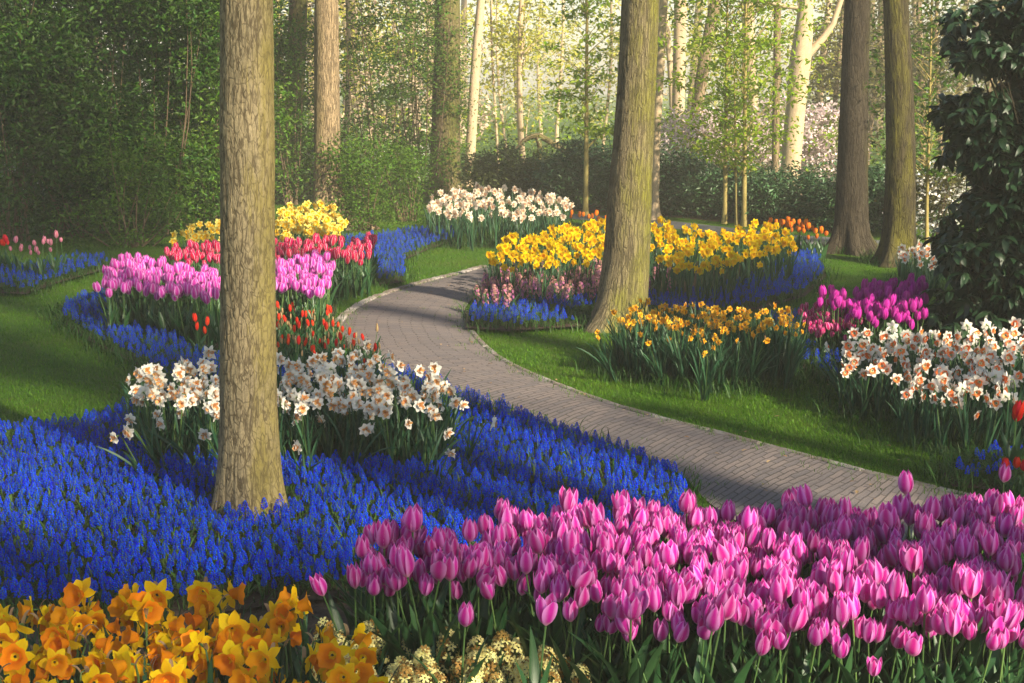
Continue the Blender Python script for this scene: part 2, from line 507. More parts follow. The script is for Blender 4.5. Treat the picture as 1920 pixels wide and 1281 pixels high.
M['apricot'] = petal_mat('apricot_daffodil_frill', (0.82, 0.38, 0.12), (0.85, 0.54, 0.26), (0.80, 0.22, 0.03), None, 0.3, 1.0, 0.3, lo=0.85, hi=1.08, hue=0.01)
M['orange_cup'] = petal_mat('orange_daffodil_cup', (0.80, 0.22, 0.06), (0.84, 0.38, 0.18), (0.75, 0.16, 0.02), None, 0.3, 1.0, 0.3, lo=0.85)
M['cream'] = petal_mat('cream_daffodil_petal', (0.85, 0.70, 0.14), (0.86, 0.76, 0.22), None, None, 0.3, 1.0, 0.3, lo=0.9, hi=1.05)
M['blush_petal'] = petal_mat('blush_white_daffodil_petal', (0.86, 0.72, 0.58), (0.87, 0.78, 0.66), None, None, 0.3, 1.0, 0.35, lo=0.9, hi=1.05, hue=0.0, streak=0.12)
M['blush'] = petal_mat('blush_daffodil_frill', (0.84, 0.52, 0.32), (0.86, 0.64, 0.44), None, None, 0.3, 1.0, 0.35, lo=0.9, hi=1.05)
M['hyacinth_cream'] = petal_mat('cream_hyacinth_petal', (0.84, 0.77, 0.26), (0.86, 0.82, 0.44), None, None, 0.3, 1.0, 0.25, lo=0.75)
M['hyacinth_old'] = petal_mat('withered_hyacinth_petal', (0.42, 0.24, 0.06), (0.55, 0.36, 0.10), None, None, 0.3, 1.0, 0.25, lo=0.5)
M['hyacinth_pink'] = petal_mat('pink_hyacinth_petal', (0.42, 0.10, 0.27), (0.55, 0.25, 0.42), None, None, 0.3, 1.0, 0.25, lo=0.7, hue=0.02)
M['hyacinth_fade'] = petal_mat('fading_pink_hyacinth_petal', (0.52, 0.20, 0.20), (0.62, 0.36, 0.34), None, None, 0.3, 1.0, 0.25, lo=0.7, hue=0.02)
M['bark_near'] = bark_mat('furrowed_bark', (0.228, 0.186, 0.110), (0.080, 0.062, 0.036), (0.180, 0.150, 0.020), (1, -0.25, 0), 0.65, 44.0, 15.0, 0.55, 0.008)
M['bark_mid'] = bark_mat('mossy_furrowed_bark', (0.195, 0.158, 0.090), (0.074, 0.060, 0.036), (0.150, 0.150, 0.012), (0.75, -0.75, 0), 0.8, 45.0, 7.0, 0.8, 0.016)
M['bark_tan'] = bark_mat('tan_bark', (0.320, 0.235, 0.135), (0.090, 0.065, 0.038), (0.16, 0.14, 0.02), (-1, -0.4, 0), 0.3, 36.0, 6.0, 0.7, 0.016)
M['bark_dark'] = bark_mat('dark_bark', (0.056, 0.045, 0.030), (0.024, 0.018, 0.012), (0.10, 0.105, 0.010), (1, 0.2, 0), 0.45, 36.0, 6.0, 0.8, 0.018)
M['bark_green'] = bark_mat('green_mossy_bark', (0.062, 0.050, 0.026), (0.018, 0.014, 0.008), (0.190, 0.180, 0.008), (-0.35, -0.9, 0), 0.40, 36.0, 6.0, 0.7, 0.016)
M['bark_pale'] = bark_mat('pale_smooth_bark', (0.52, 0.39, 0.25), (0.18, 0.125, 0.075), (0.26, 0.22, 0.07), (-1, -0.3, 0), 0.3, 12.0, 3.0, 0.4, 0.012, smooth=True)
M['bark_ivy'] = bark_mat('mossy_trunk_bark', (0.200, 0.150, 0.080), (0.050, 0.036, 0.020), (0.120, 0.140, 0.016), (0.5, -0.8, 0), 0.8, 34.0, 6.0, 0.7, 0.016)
M['bark_sapling'] = bark_mat('yellowish_sapling_bark', (0.300, 0.240, 0.080), (0.120, 0.090, 0.030), None, (1, 0, 0), 0, 30.0, 6.0, 0.3, 0.006, smooth=True)
M['twig'] = plain_mat('brown_twig', (0.10, 0.070, 0.042), (0.18, 0.125, 0.075), 30.0, 0.85, 0.3, 0.004)
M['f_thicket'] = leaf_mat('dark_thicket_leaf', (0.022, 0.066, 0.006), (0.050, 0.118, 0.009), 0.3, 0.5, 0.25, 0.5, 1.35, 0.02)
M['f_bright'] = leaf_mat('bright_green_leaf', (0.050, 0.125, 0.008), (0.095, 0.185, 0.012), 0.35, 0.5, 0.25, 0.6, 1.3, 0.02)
M['f_lime'] = leaf_mat('lime_young_leaf', (0.190, 0.330, 0.010), (0.300, 0.390, 0.016), 0.5, 0.5, 0.25, 0.7, 1.25, 0.02)
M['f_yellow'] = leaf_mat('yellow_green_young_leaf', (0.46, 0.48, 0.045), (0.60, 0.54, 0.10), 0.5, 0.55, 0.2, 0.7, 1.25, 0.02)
M['f_pale'] = leaf_mat('pale_spring_leaf', (0.78, 0.70, 0.34), (0.84, 0.74, 0.50), 0.5, 0.6, 0.15, 0.8, 1.15, 0.01)  # misty glow behind the garden painted into the far leaf colour
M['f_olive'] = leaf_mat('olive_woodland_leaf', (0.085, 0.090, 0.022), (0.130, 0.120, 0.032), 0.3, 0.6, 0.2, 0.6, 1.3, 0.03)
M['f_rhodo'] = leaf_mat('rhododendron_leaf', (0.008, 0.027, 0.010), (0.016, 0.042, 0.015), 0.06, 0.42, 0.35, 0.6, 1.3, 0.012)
M['f_hedge'] = leaf_mat('evergreen_shrub_leaf', (0.036, 0.095, 0.036), (0.070, 0.145, 0.050), 0.15, 0.35, 0.45, 0.5, 1.35, 0.015)
M['f_hedge_warm'] = leaf_mat('yellowish_shrub_leaf', (0.075, 0.110, 0.026), (0.130, 0.150, 0.045), 0.2, 0.4, 0.4, 0.6, 1.3, 0.02)
M['blossom_pink'] = leaf_mat('pale_pink_blossom', (0.70, 0.54, 0.55), (0.80, 0.70, 0.70), 0.3, 0.6, 0.1, 0.8, 1.1, 0.01)
M['blossom_white'] = leaf_mat('white_blossom', (0.72, 0.70, 0.66), (0.80, 0.78, 0.76), 0.3, 0.6, 0.1, 0.85, 1.05, 0.0)
M['blossom_cream'] = leaf_mat('peach_blossom', (0.62, 0.46, 0.34), (0.72, 0.58, 0.44), 0.3, 0.6, 0.1, 0.8, 1.1, 0.01)

# ------------------------------------------------------------------ object helpers
def tag(o, label=None, cat=None, group=None, kind=None):
    if label: o['label'] = label
    if cat: o['category'] = cat
    if group: o['group'] = group
    if kind: o['kind'] = kind
    return o

def thing(name, label, cat, loc=(0, 0, 0), group=None):
    o = bpy.data.objects.new(name, None)
    C.objects.link(o)
    o.location = loc
    o.empty_display_size = 0.1
    return tag(o, label, cat, group)

def link_mesh(name, me, parent=None):
    o = bpy.data.objects.new(name, me)
    C.objects.link(o)
    if parent is not None:
        o.parent = parent
    return o

def copy_thing(src, kids):
    r = src.copy()
    C.objects.link(r)
    for ch in kids:
        c = ch.copy()
        C.objects.link(c)
        c.parent = r
    return r

# ------------------------------------------------------------------ ground, path, road
def sheet(name, pts, z, mat, kind='structure'):
    me = bpy.data.meshes.new(name)
    me.from_pydata([(p[0], p[1], z) for p in pts], [], [list(range(len(pts)))])
    me.materials.append(mat)
    me.update()
    if me.polygons[0].normal.z < 0:
        me.flip_normals()
    return tag(link_mesh(name, me), kind=kind)

sheet('ground', [(-150, -60), (150, -60), (150, 220), (-150, 220)], 0.0, M['lawn'])

def smooth_line(P, n):
    """Catmull-Rom through points, n samples, even in parameter"""
    P = np.asarray(P, float)
    Q = np.vstack([2 * P[0] - P[1], P, 2 * P[-1] - P[-2]])
    t = np.linspace(0, len(P) - 1 - 1e-6, n)
    i = t.astype(int); f = (t - i)[:, None]
    a, b, c, d = Q[i], Q[i + 1], Q[i + 2], Q[i + 3]
    return 0.5 * (2 * b + (c - a) * f + (2 * a - 5 * b + 4 * c - d) * f ** 2 + (3 * b - a - 3 * c + d) * f ** 3)

EDGE_A = [(1180, 448), (1050, 468), (980, 482), (930, 496), (880, 510), (800, 530), (740, 548), (690, 568), (655, 592), (640, 615), (648, 650), (690, 685), (760, 715), (850, 742), (960, 775), (1080, 812), (1190, 850), (1280, 895), (1330, 945), (1420, 1000), (1560, 1060), (1800, 1130), (2100, 1200)]
EDGE_B = [(1200, 470), (1090, 490), (1020, 505), (970, 518), (930, 530), (905, 545), (885, 562), (872, 580), (868, 597), (876, 617), (893, 640), (925, 668), (965, 690), (1015, 712), (1085, 740), (1185, 773), (1300, 802), (1400, 829), (1500, 855), (1600, 883), (1700, 905), (1820, 935), (2050, 985)]
NP = 160
PA = smooth_line(poly_w(EDGE_A), NP)
PB = smooth_line(poly_w(EDGE_B), NP)
mid = (PA + PB) / 2
cum = np.concatenate([[0], np.cumsum(np.linalg.norm(np.diff(mid, axis=0), axis=1))])
g = Geo()
NA = 10
ts = np.linspace(0, 1, NA)
Vp = PA[:, None] * (1 - ts)[None, :, None] + PB[:, None] * ts[None, :, None]
wd = np.linalg.norm(PB - PA, axis=1)
crown_z = 0.006 + 0.02 * (1 - (2 * ts - 1) ** 2)
Vp3 = np.concatenate([Vp, np.broadcast_to(crown_z[None, :, None], (NP, NA, 1))], -1)
uu = np.broadcast_to(cum[:, None], (NP, NA)); vv = (ts[None, :] - 0.5) * wd[:, None]
g.add(Vp3.reshape(-1, 3), np.stack([uu, vv, np.zeros((NP, NA))], -1).reshape(-1, 3), quads=gridq(NP, NA)[:, ::-1])
tag(g.obj('path', [M['brick']], smooth=True), kind='structure')

def blocks(g, line, outward, length, width, h, gap, z0=0.0, jitter=0.006, seed=3):
    """stone blocks laid end to end along a line"""
    r = np.random.default_rng(seed)
    d = np.concatenate([[0], np.cumsum(np.linalg.norm(np.diff(line, axis=0), axis=1))])
    s = 0.0
    while s + length < d[-1]:
        L = length * r.uniform(0.8, 1.15)
        ss = np.array([s + gap, min(s + L, d[-1])])
        p = np.stack([np.interp(ss, d, line[:, 0]), np.interp(ss, d, line[:, 1])], -1)
        t = p[1] - p[0]; t /= np.linalg.norm(t) + 1e-9
        nrm = np.array([-t[1], t[0]]) * outward
        j = r.uniform(-jitter, jitter)
        a, b = p[0] + nrm * j, p[1] + nrm * j
        hh = h * r.uniform(0.75, 1.2)
        c = 0.012 if width > 0.05 else 0.006
        base = [a, b, b + nrm * width, a + nrm * width]
        ins = [a + (t + nrm) * c, b + (-t + nrm) * c, b + nrm * (width - c) - t * c, a + nrm * (width - c) + t * c]
        V = [(q[0], q[1], z0) for q in base] + [(q[0], q[1], hh - c * 0.6) for q in base] + [(q[0], q[1], hh) for q in ins]
        Q = [(0, 1, 5, 4), (1, 2, 6, 5), (2, 3, 7, 6), (3, 0, 4, 7), (4, 5, 9, 8), (5, 6, 10, 9), (6, 7, 11, 10), (7, 4, 8, 11), (8, 9, 10, 11)]
        g.add(V, np.zeros((12, 3)) + r.random(), quads=Q)
        s += L
g = Geo()
blocks(g, PB[52:158], 1, 0.42, 0.052, 0.013, 0.010)
tag(g.obj('kerb', [M['kerb']], smooth=False), kind='structure')
g = Geo()
blocks(g, PA[24:66], -1, 0.075, 0.085, 0.022, 0.012, seed=5)
tag(g.obj('brick_kerb', [M['kerb']], smooth=False), kind='structure')

road_front = poly_w([(960, 404), (1050, 409), (1240, 426), (1320, 437), (1480, 459), (1660, 470), (1900, 490), (2200, 520)])
road_back = poly_w([(960, 396), (1050, 400), (1240, 413), (1320, 422), (1480, 441), (1660, 452), (1900, 468), (2200, 490)])
sheet('road', list(road_front) + list(road_back[::-1]), 0.006, M['asphalt'])
mulch_poly = poly_w([(1030, 392), (1160, 399), (1230, 405), (1420, 424), (1560, 438), (1560, 425), (1420, 408), (1230, 392), (1030, 381)])
sheet('mulch_bed', list(mulch_poly), 0.008, M['mulch'])

# ------------------------------------------------------------------ flower shapes
def prof(v, xs, ys):
    return np.interp(v, xs, ys)

def tulip_head(Rad=0.036, H=0.092, opening=0.0, seed=0, nu=5, nv=8, mat=0):
    r = np.random.default_rng(seed)
    g = Geo()
    for k in range(6):
        inner = k % 2
        a0 = k * PI / 3 + r.normal(0, 0.06)
        rr = Rad * (0.90 if inner else 1.0) * r.uniform(0.96, 1.04)
        hh = H * (1.0 if inner else 0.97) * r.uniform(0.93, 1.05)
        op = opening * r.uniform(0.2, 1.8)
        bend = r.normal(0, 0.12)
        curl = r.uniform(-0.25, 0.15)
        def f(u, v):
            rad = rr * (prof(v, [0, .1, .25, .45, .65, .82, .93, 1], [.14, .58, .90, 1.03, .96, .78, .62, .50]) + op * v ** 2)
            wdt = prof(v, [0, .1, .3, .5, .7, .85, .94, 1], [.75, .85, .80, .76, .66, .46, .28, .03])
            th = a0 + u * wdt + bend * v * v
            rad = rad * (1 + 0.05 * u * u - 0.05 * (1 - np.abs(u)) * (v < .8)) + curl * rr * 0.35 * np.clip(v - 0.8, 0, 1) * 5 * 0.3
            z = hh * (v - 0.04 * u * u * v)
            return np.stack([rad * np.cos(th), rad * np.sin(th), z], -1)
        patch(g, f, nu, nv, mat, r.uniform(0, 0.25))
    return g

def strap(L, W, arch, yaw, lean=0.15, twist=0.0, base=(0, 0, 0), fold=0.25, tipw=0.05, seed=0, nv=7, nu=3, shape='strap'):
    """one leaf rising from the ground and bending outward"""
    g = Geo()
    c, s = math.cos(yaw), math.sin(yaw)
    r = np.random.default_rng(seed)
    rz = r.random()
    def f(u, v):
        ang = lean + arch * v ** 1.5
        # integrate the centre line
        n = 24
        t = np.linspace(0, 1, n)
        aa = lean + arch * t ** 1.5
        hx = np.concatenate([[0], np.cumsum(np.sin(aa[:-1]) / (n - 1))]) * L
        hz = np.concatenate([[0], np.cumsum(np.cos(aa[:-1]) / (n - 1))]) * L
        x = np.interp(v, t, hx); z = np.interp(v, t, hz)
        if shape == 'strap':
            wv = prof(v, [0, .1, .75, .92, 1], [.75, 1, .9, .55, tipw])
        else:
            wv = prof(v, [0, .08, .3, .55, .8, .93, 1], [.55, .75, 1, .92, .58, .25, tipw])
        tw = twist * v
        side = u * W * 0.5 * wv
        up = np.abs(u) * W * fold * wv
        lx = x + (-np.cos(ang) * up)
        lz = z + (np.sin(ang) * up)
        ly = side * np.cos(tw)
        lx = lx + side * np.sin(tw)
        return np.stack([base[0] + lx * c - ly * s, base[1] + lx * s + ly * c, base[2] + lz], -1)
    patch(g, f, nu, nv, 0, rz)
    return g

def stem_geo(h, r0=0.0035, r1=0.003, bend=(0, 0), seg=5, n=6):
    g = Geo()
    t = np.linspace(0, 1, n)
    tube(g, np.stack([bend[0] * t * t, bend[1] * t * t, h * t], -1), r0 + (r1 - r0) * t, seg, 0, 0.3)
    return g

def tulip_parts(h, head=1.0, mat='pink', opening=0.0, seed=0, leaf=1.0, nu=5, nv=8, nl=3, far=False, slim=1.0):
    r = np.random.default_rng(seed)
    bend = r.normal(0, 0.02 * h / 0.4, 2)
    parts = []
    st = stem_geo(h, 0.0042 * head, 0.0036 * head, bend, 4 if far else 6, 4 if far else 6)
    hd = tulip_head(0.0290 * head * slim * r.uniform(.93, 1.07), 0.101 * head * r.uniform(.9, 1.1), opening * r.uniform(0, 1), seed, nu, nv)
    tl = rotx(r.normal(0, .08)) @ roty(r.normal(0, .08)) @ rotz(r.uniform(0, 6))
    hg = Geo(); hg.put(hd, tl, (bend[0], bend[1], h - 0.004))
    parts.append(('bloom', hg, [mat]))
    parts.append(('stem', st, ['stem']))
    y0 = r.uniform(0, 6)
    for k in range(nl):
        lg = strap(h * r.uniform(0.72, 1.0) * leaf, 0.048 * leaf * r.uniform(.8, 1.2) * (h / 0.4) ** 0.5, r.uniform(0.2, 0.9), y0 + k * 2.3 + r.normal(0, .3), r.uniform(0.08, 0.3), r.normal(0, 0.5), fold=0.22, seed=seed * 9 + k, nv=4 if far else 8, shape='lance')
        parts.append(('leaf', lg, ['tulip_leaf']))
    return parts

def face_x(g, tilt=0.0, off=(0, 0, 0)):
    """turn a flower that looks along +Z so that it looks along +X, raised by tilt"""
    o = Geo(); o.put(g, roty(PI / 2 - tilt), off)
    return o

def daff_head(Rf=0.047, cup_r=0.02, cup_l=0.035, cup_flare=1.5, seed=0, nv=5, ruffle=7, double=0, flat=0.12, npet=6):
    """petals material 0, cup or frill material 1; looks along +Z"""
    r = np.random.default_rng(seed)
    pg, cg = Geo(), Geo()
    for k in range(npet):
        a0 = k * 2 * PI / npet + r.normal(0, 0.08)
        L = Rf * r.uniform(0.9, 1.08); W = Rf * 0.70 * r.uniform(.85, 1.12)
        z0 = 0.0015 * (k % 2); dr = r.normal(flat, 0.24); tw = r.normal(0, 0.3); ph = r.uniform(0, 6)
        c, s = math.cos(a0), math.sin(a0)
        def f(u, v):
            wv = prof(v, [0, .2, .45, .7, .88, 1], [.35, .78, 1, .82, .42, .03])
            x = 0.004 + v * L
            y = u * W * wv * 0.5
            z = z0 + dr * L * v * v + tw * y - 0.10 * W * (1 - u * u) * wv + 0.10 * W * np.sin(5.5 * v + ph) * u * (0.4 + np.abs(u))
            return np.stack([x * c - y * s, x * s + y * c, z], -1)
        patch(pg, f, 3, nv, 0, r.uniform(0, .3))
    if not double:
        n = ruffle * 4
        th = np.linspace(0, 2 * PI, n + 1)
        rows = [(0.0, 0.55), (0.35, 0.85), (0.75, 1.0), (0.95, cup_flare * 0.92), (1.0, cup_flare * 1.08)]
        V = []; P = []
        for q, (tz, tr) in enumerate(rows):
            wave = (0.13 if q >= 3 else 0.03) * np.sin(ruffle * th + 1.0) + (0.12 if q >= 3 else 0.03) * np.sin(3 * th + seed)
            rad = cup_r * (tr + wave)
            z = cup_l * (tz + wave * 0.35)
            V.append(np.stack([rad * np.cos(th), rad * np.sin(th), z + 0 * th], -1)); P.append(np.stack([0.3 * np.ones(n + 1), 0.15 + tz * np.ones(n + 1), np.full(n + 1, 0.1)], -1))
        cg.add(np.concatenate(V), np.concatenate(P), quads=gridq(len(rows), n + 1))
    else:
        for k in range(double):
            a0 = r.uniform(0, 2 * PI); el = r.uniform(0.25, 1.35)
            L = Rf * r.uniform(0.42, 0.72); W = Rf * 0.40 * r.uniform(.8, 1.2)
            c, s = math.cos(a0), math.sin(a0)
            ce, se = math.cos(el), math.sin(el)
            target, m = (cg, 0) if k % 3 else (pg, 0)
            def f(u, v):
                wv = prof(v, [0, .4, .8, 1], [.3, .9, 1, .45])
                l = v * L; bow = 0.25 * L * v * v
                x = 0.002 + l * ce + bow * se; z = 0.003 + l * se - bow * ce
                y = u * W * wv * 0.5
                return np.stack([x * c - y * s, x * s + y * c, z + 0.15 * W * u * u], -1)
            patch(target, f, 3, 4, m, r.uniform(0, .3))
    return pg, cg

def daff_parts(h, head=1.0, petal='white', cup='apricot', seed=0, double=0, cup_r=0.02, cup_l=0.035, flare=1.5, nl=4, far=False, leaf='daff_leaf', wl=0.016, Rf=0.047, spathe=True, npet=6, leafh=1.0, arch=(0.1, 0.7)):
    r = np.random.default_rng(seed)
    out = 0.032 * head
    lean = r.normal(0, 0.02)
    pts = [(0, 0, 0), (lean * .3, 0, h * 0.5), (lean * .6, 0, h * 0.9), (lean * .6 + out * 0.25, 0, h * 0.985), (lean * .6 + out, 0, h)]
    sg = Geo(); tube(sg, pts, np.array([.0045, .0042, .0038, .003, .004]) * head, 4 if far else 6, 0, .3)
    pg, cg = daff_head(Rf * head * r.uniform(.93, 1.07), cup_r * head, cup_l * head, flare, seed, 4 if far else 6, 5 if far else 7, double, npet=npet)
    tilt = r.normal(0.0, 0.22)
    spin = rotz(r.uniform(0, 6))
    hp = (pts[-1][0] + 0.004, 0, h)
    p2, c2 = Geo(), Geo()
    p2.put(pg, spin); c2.put(cg, spin)
    parts = [('bloom', face_x(p2, tilt, hp), [petal]), ('bloom/trumpet' if not double else 'bloom/frill', face_x(c2, tilt, hp), [cup]), ('stem', sg, ['stem'])]
    if spathe and not far:
        sp_ = strap(0.05 * head, 0.014 * head, 1.2, PI + r.normal(0, .4), 0.3, 0.4, (lean * .6 + out * .2, 0, h * 0.975), seed=seed)
        parts.append(('spathe', sp_, ['spathe']))
    y0 = r.uniform(0, 6)
    for k in range(nl):
        lg = strap(h * r.uniform(0.75, 1.08) * leafh, wl * r.uniform(.8, 1.25), r.uniform(*arch) * (2.0 if r.random() < 0.12 else 1), y0 + k * 2.4 + r.normal(0, .4), r.uniform(0.03, 0.22), r.normal(0, .6), (r.normal(0, .012), r.normal(0, .012), 0), fold=0.15, seed=seed * 7 + k, nv=4 if far else 8)
        parts.append(('leaf', lg, [leaf]))
    return parts

def bead(R, zs=1.25):
    V = np.array([(0, 0, 1.0 * zs), (1, 0, .1), (0, 1, .1), (-1, 0, .1), (0, -1, .1), (0, 0, -.9 * zs)]) * R
    T = [(0, 1, 2), (0, 2, 3), (0, 3, 4), (0, 4, 1), (5, 2, 1), (5, 3, 2), (5, 4, 3), (5, 1, 4)]
    return V, T

def muscari_spike(h, H=0.066, Rm=0.0145, n=46, seed=0, mat=0, br=0.0052):
    r = np.random.default_rng(seed)
    g = Geo()
    for k in range(n):
        t = (k + .5) / n
        rad = Rm * prof(np.array([t]), [0, .15, .5, .8, 1], [.75, 1, .85, .5, .12])[0]
        a = k * 2.39996 + r.normal(0, .15)
        R_ = br * (1.05 - 0.45 * t) * r.uniform(.9, 1.1)
        V, T = bead(R_)
        V = V @ (rotz(a) @ roty(1.9 - 1.5 * t)).T
        V = V + np.array([rad * math.cos(a), rad * math.sin(a), h - H * 0.5 + (t - .5) * H])
        g.add(V, np.tile([0.6, t, r.uniform(0, .35)], (6, 1)), tris=T, mat=mat)
    return g

def muscari_parts(h=0.165, seed=0, n=46, H=0.056, nl=4, seg=4):
    r = np.random.default_rng(seed)
    sg = Geo(); tube(sg, [(0, 0, 0), (0, 0, h * .5), (0, 0, h - H * 0.1)], .0024, seg, 0, .3)
    parts = [('flower_spike', muscari_spike(h, H, 0.0145, n, seed), ['muscari']), ('stem', sg, ['stem'])]
    for k in range(nl):
        parts.append(('leaf', strap(r.uniform(.11, .19), .0065, r.uniform(.4, 1.6), r.uniform(0, 6.3), r.uniform(.1, .5), r.normal(0, .5), fold=.2, seed=seed * 5 + k, nv=5), ['muscari_leaf']))
    return parts

def hyacinth_parts(h=0.25, H=0.13, Rm=0.034, mats=('hyacinth_cream', 'hyacinth_old'), n=34, seed=0, pl=0.02, old=0.3, nl=4, nv=3):
    r = np.random.default_rng(seed)
    fg = [Geo(), Geo()]
    for k in range(n):
        t = (k + .5) / n
        rad = Rm * prof(np.array([t]), [0, .2, .7, 1], [.8, 1, .85, .35])[0]
        a = k * 2.39996 + r.normal(0, .2)
        el = r.normal(0.1 + 0.9 * t ** 3, 0.3)
        dirv = np.array([math.cos(a) * math.cos(el), math.sin(a) * math.cos(el), math.sin(el)])
        c0 = np.array([rad * .45 * math.cos(a), rad * .45 * math.sin(a), h - H + t * H])
        Mx = rotz(a) @ roty(PI / 2 - el) @ rotz(r.uniform(0, 1))
        tgt = fg[1] if r.random() < (old * (0.4 + 1.2 * t)) else fg[0]
        rz = r.uniform(0, .4)
        for q in range(6):
            b = q * PI / 3
            def f(u, v):
                x = 0.003 + pl * (0.75 * np.sin(v * 1.7)); z = rad * .55 + pl * 0.5 * (v - 1.1 * v * v)
                y = u * pl * 0.20 * prof(v, [0, .5, 1], [.7, 1, .1])
                P = np.stack([x * math.cos(b) - y * math.sin(b), x * math.sin(b) + y * math.cos(b), z + 0 * x], -1)
                return P @ Mx.T + c0
            patch(tgt, f, 2, nv, 0, rz)
    sg = Geo(); tube(sg, [(0, 0, 0), (0, 0, h * .5), (0, 0, h - .01)], .006, 5, 0, .3)
    both = Geo(); both.put(fg[0], matmap=[0]); both.put(fg[1], matmap=[1]) if fg[1].n else None
    parts = [('flower_spike', both, list(mats))]
    parts.append(('stem', sg, ['stem']))
    for k in range(nl):
        parts.append(('leaf', strap(h * r.uniform(.7, 1.0), .026, r.uniform(.2, .8), k * 1.7 + r.normal(0, .3), r.uniform(.15, .4), 0, fold=.25, seed=seed * 5 + k, nv=5), ['tulip_leaf']))
    return parts

def make_near(name, parts):
    """a thing with parts (and sub-parts named part/sub)"""
    root = thing(name, None, None)
    made = {}
    for pn, g, mats in parts:
        if not g.n: continue
        par = root
        nm = pn
        if '/' in pn:
            a, nm = pn.split('/'); par = made[a]
        o = g.obj(nm, [M[m] for m in mats], par)
        made.setdefault(nm, o)
    return root

def make_far(name, parts):
    G_ = Geo(); mats = []
    for pn, g, ms in parts:
        if not g.n: continue
        mm = []
        for m in ms:
            if m not in mats: mats.append(m)
            mm.append(mats.index(m))
        G_.put(g, matmap=mm)
    return G_.mesh(name, [M[m] for m in mats])

def copy_tree(o, parent=None):
    c = o.copy()
    C.objects.link(c)
    c.parent = parent
    for ch in o.children:
        copy_tree(ch, c)
    return c

ALL_BEDS = []   # world polygons kept free of lawn grass
COUNT = {}

def in_frame(P3, mx=12, my=12, top=-40):
    u, v = pxs(P3)
    return (u > -mx) & (u < 1920 + mx) & (v > top) & (v < 1281 + my)

def behind_trunks(P3):
    u, v = pxs(P3)
    m = (P3[:, 1] > 6.7) & (u > 419) & (u < 507) & (v < 955)
    m |= (P3[:, 1] > 12.1) & (u > 1142) & (u < 1210) & (v < 560)
    return m

def bed(name, label, cat, group, fn, h, poly, spacing, near, nvar=6, limit=None, seed=1, extra=(), facing=None, spread=3.2, jit=0.08, tilt=0.06, keep=None, outlier_label=None, z0=0.0, soil=True, hvar=None):
    """plant a bed: heads fill the given picture region at height h above the ground"""
    pw = poly_w(poly, h)
    ALL_BEDS.append(pw)
    XY = scatter(pw, spacing, None, seed, 14)
    P3 = np.c_[XY, np.full(len(XY), h)]
    ok = in_frame(P3, 14, 30) & ~behind_trunks(P3)
    if h < 0.3 or name == 'lilac_tulip': ok &= ~inside(np.vstack([PA, PB[::-1]]), XY)
    if keep is not None: ok &= keep(XY)
    XY = XY[ok]
    r = np.random.default_rng(seed + 100)
    if limit and len(XY) > limit and near:
        od = np.argsort(XY[:, 1])           # the nearest show largest; the rest are one mass
        rest = XY[od[limit:]]; XY = XY[od[:limit]]
        ps = []
        for k in range(6):
            q_ = Geo(); ms_ = []
            for pn, gg, m_ in fn(k + 900):
                if m_[0] not in ms_: ms_.append(m_[0])
                q_.put(gg, matmap=[ms_.index(m_[0])])
            ps.append(q_)
        bg_ = Geo()
        replicate(bg_, ps, rest, r.uniform(0, 6.28, len(rest)), r.normal(1, jit, len(rest)), 0.06, 0, seed)
        tag(bg_.obj(name + '_drift', [M[q] for q in ms_]), 'farther ' + name.replace('_', ' ') + 's closing the back of the dense front bed', name.split('_')[-1] + 's', kind='stuff')
    elif limit and len(XY) > limit:
        XY = XY[r.permutation(len(XY))[:limit]]
    flags = [0] * len(XY)
    if len(extra):
        ex = np.array([G(a, b, h)[:2] for a, b in extra])
        XY = np.vstack([XY, ex]); flags += [1] * len(ex)
    protos = []
    for k in range(nvar):
        parts = fn(k + seed * 31)
        protos.append(make_near(name, parts) if near else make_far(name, parts))
    used = [False] * nvar
    for i, (x, y) in enumerate(XY):
        k = r.integers(0, nvar)
        if near:
            o = copy_tree(protos[k]) if used[k] else protos[k]
            used[k] = True
        else:
            o = link_mesh(name, protos[k])
        yaw = r.uniform(0, 2 * PI) if facing is None else facing + r.normal(0, spread)
        if flags[i] and facing is not None:
            d = pw.mean(0) - np.array([x, y]); dist = min(0.24, np.linalg.norm(d) * 0.5); d = d / (np.linalg.norm(d) + 1e-9)
            o.location = (x + d[0] * dist, y + d[1] * dist, z0)
            ax_ = Vector((d[1], -d[0], 0))
            o.rotation_euler = (Matrix.Rotation(math.atan2(dist, h), 3, ax_) @ Matrix.Rotation(yaw, 3, 'Z')).to_euler()
        else:
            o.location = (x, y, z0)
            o.rotation_euler = (r.normal(0, tilt), r.normal(0, tilt), yaw)
        s = r.normal(1, jit) if hvar is None else r.uniform(*hvar)
        o.scale = (s, s, s)
        tag(o, label, cat, group)
        if flags[i] and outlier_label: o['label'] = outlier_label if isinstance(outlier_label, str) else outlier_label[sum(flags[:i])]
    if near:
        for k in range(nvar):
            if not used[k]:
                for ch in list(protos[k].children_recursive): bpy.data.objects.remove(ch)
                bpy.data.objects.remove(protos[k])
    COUNT[name] = COUNT.get(name, 0) + len(XY)
    return XY

soil_z = [0.010]
def soil(polys_px, h, grow=0.06):
    """bare soil under a bed: the head region dropped to the ground and grown a little"""
    p = poly_w(polys_px, h)
    c = p.mean(0)
    d = p - c
    p = c + d * (1 + grow / (np.linalg.norm(d, axis=1)[:, None] + 1e-6))
    soil_z[0] += 0.0015
    sheet('soil', list(p), soil_z[0], M['soil'])
    return p
CAMDIR = -PI / 2

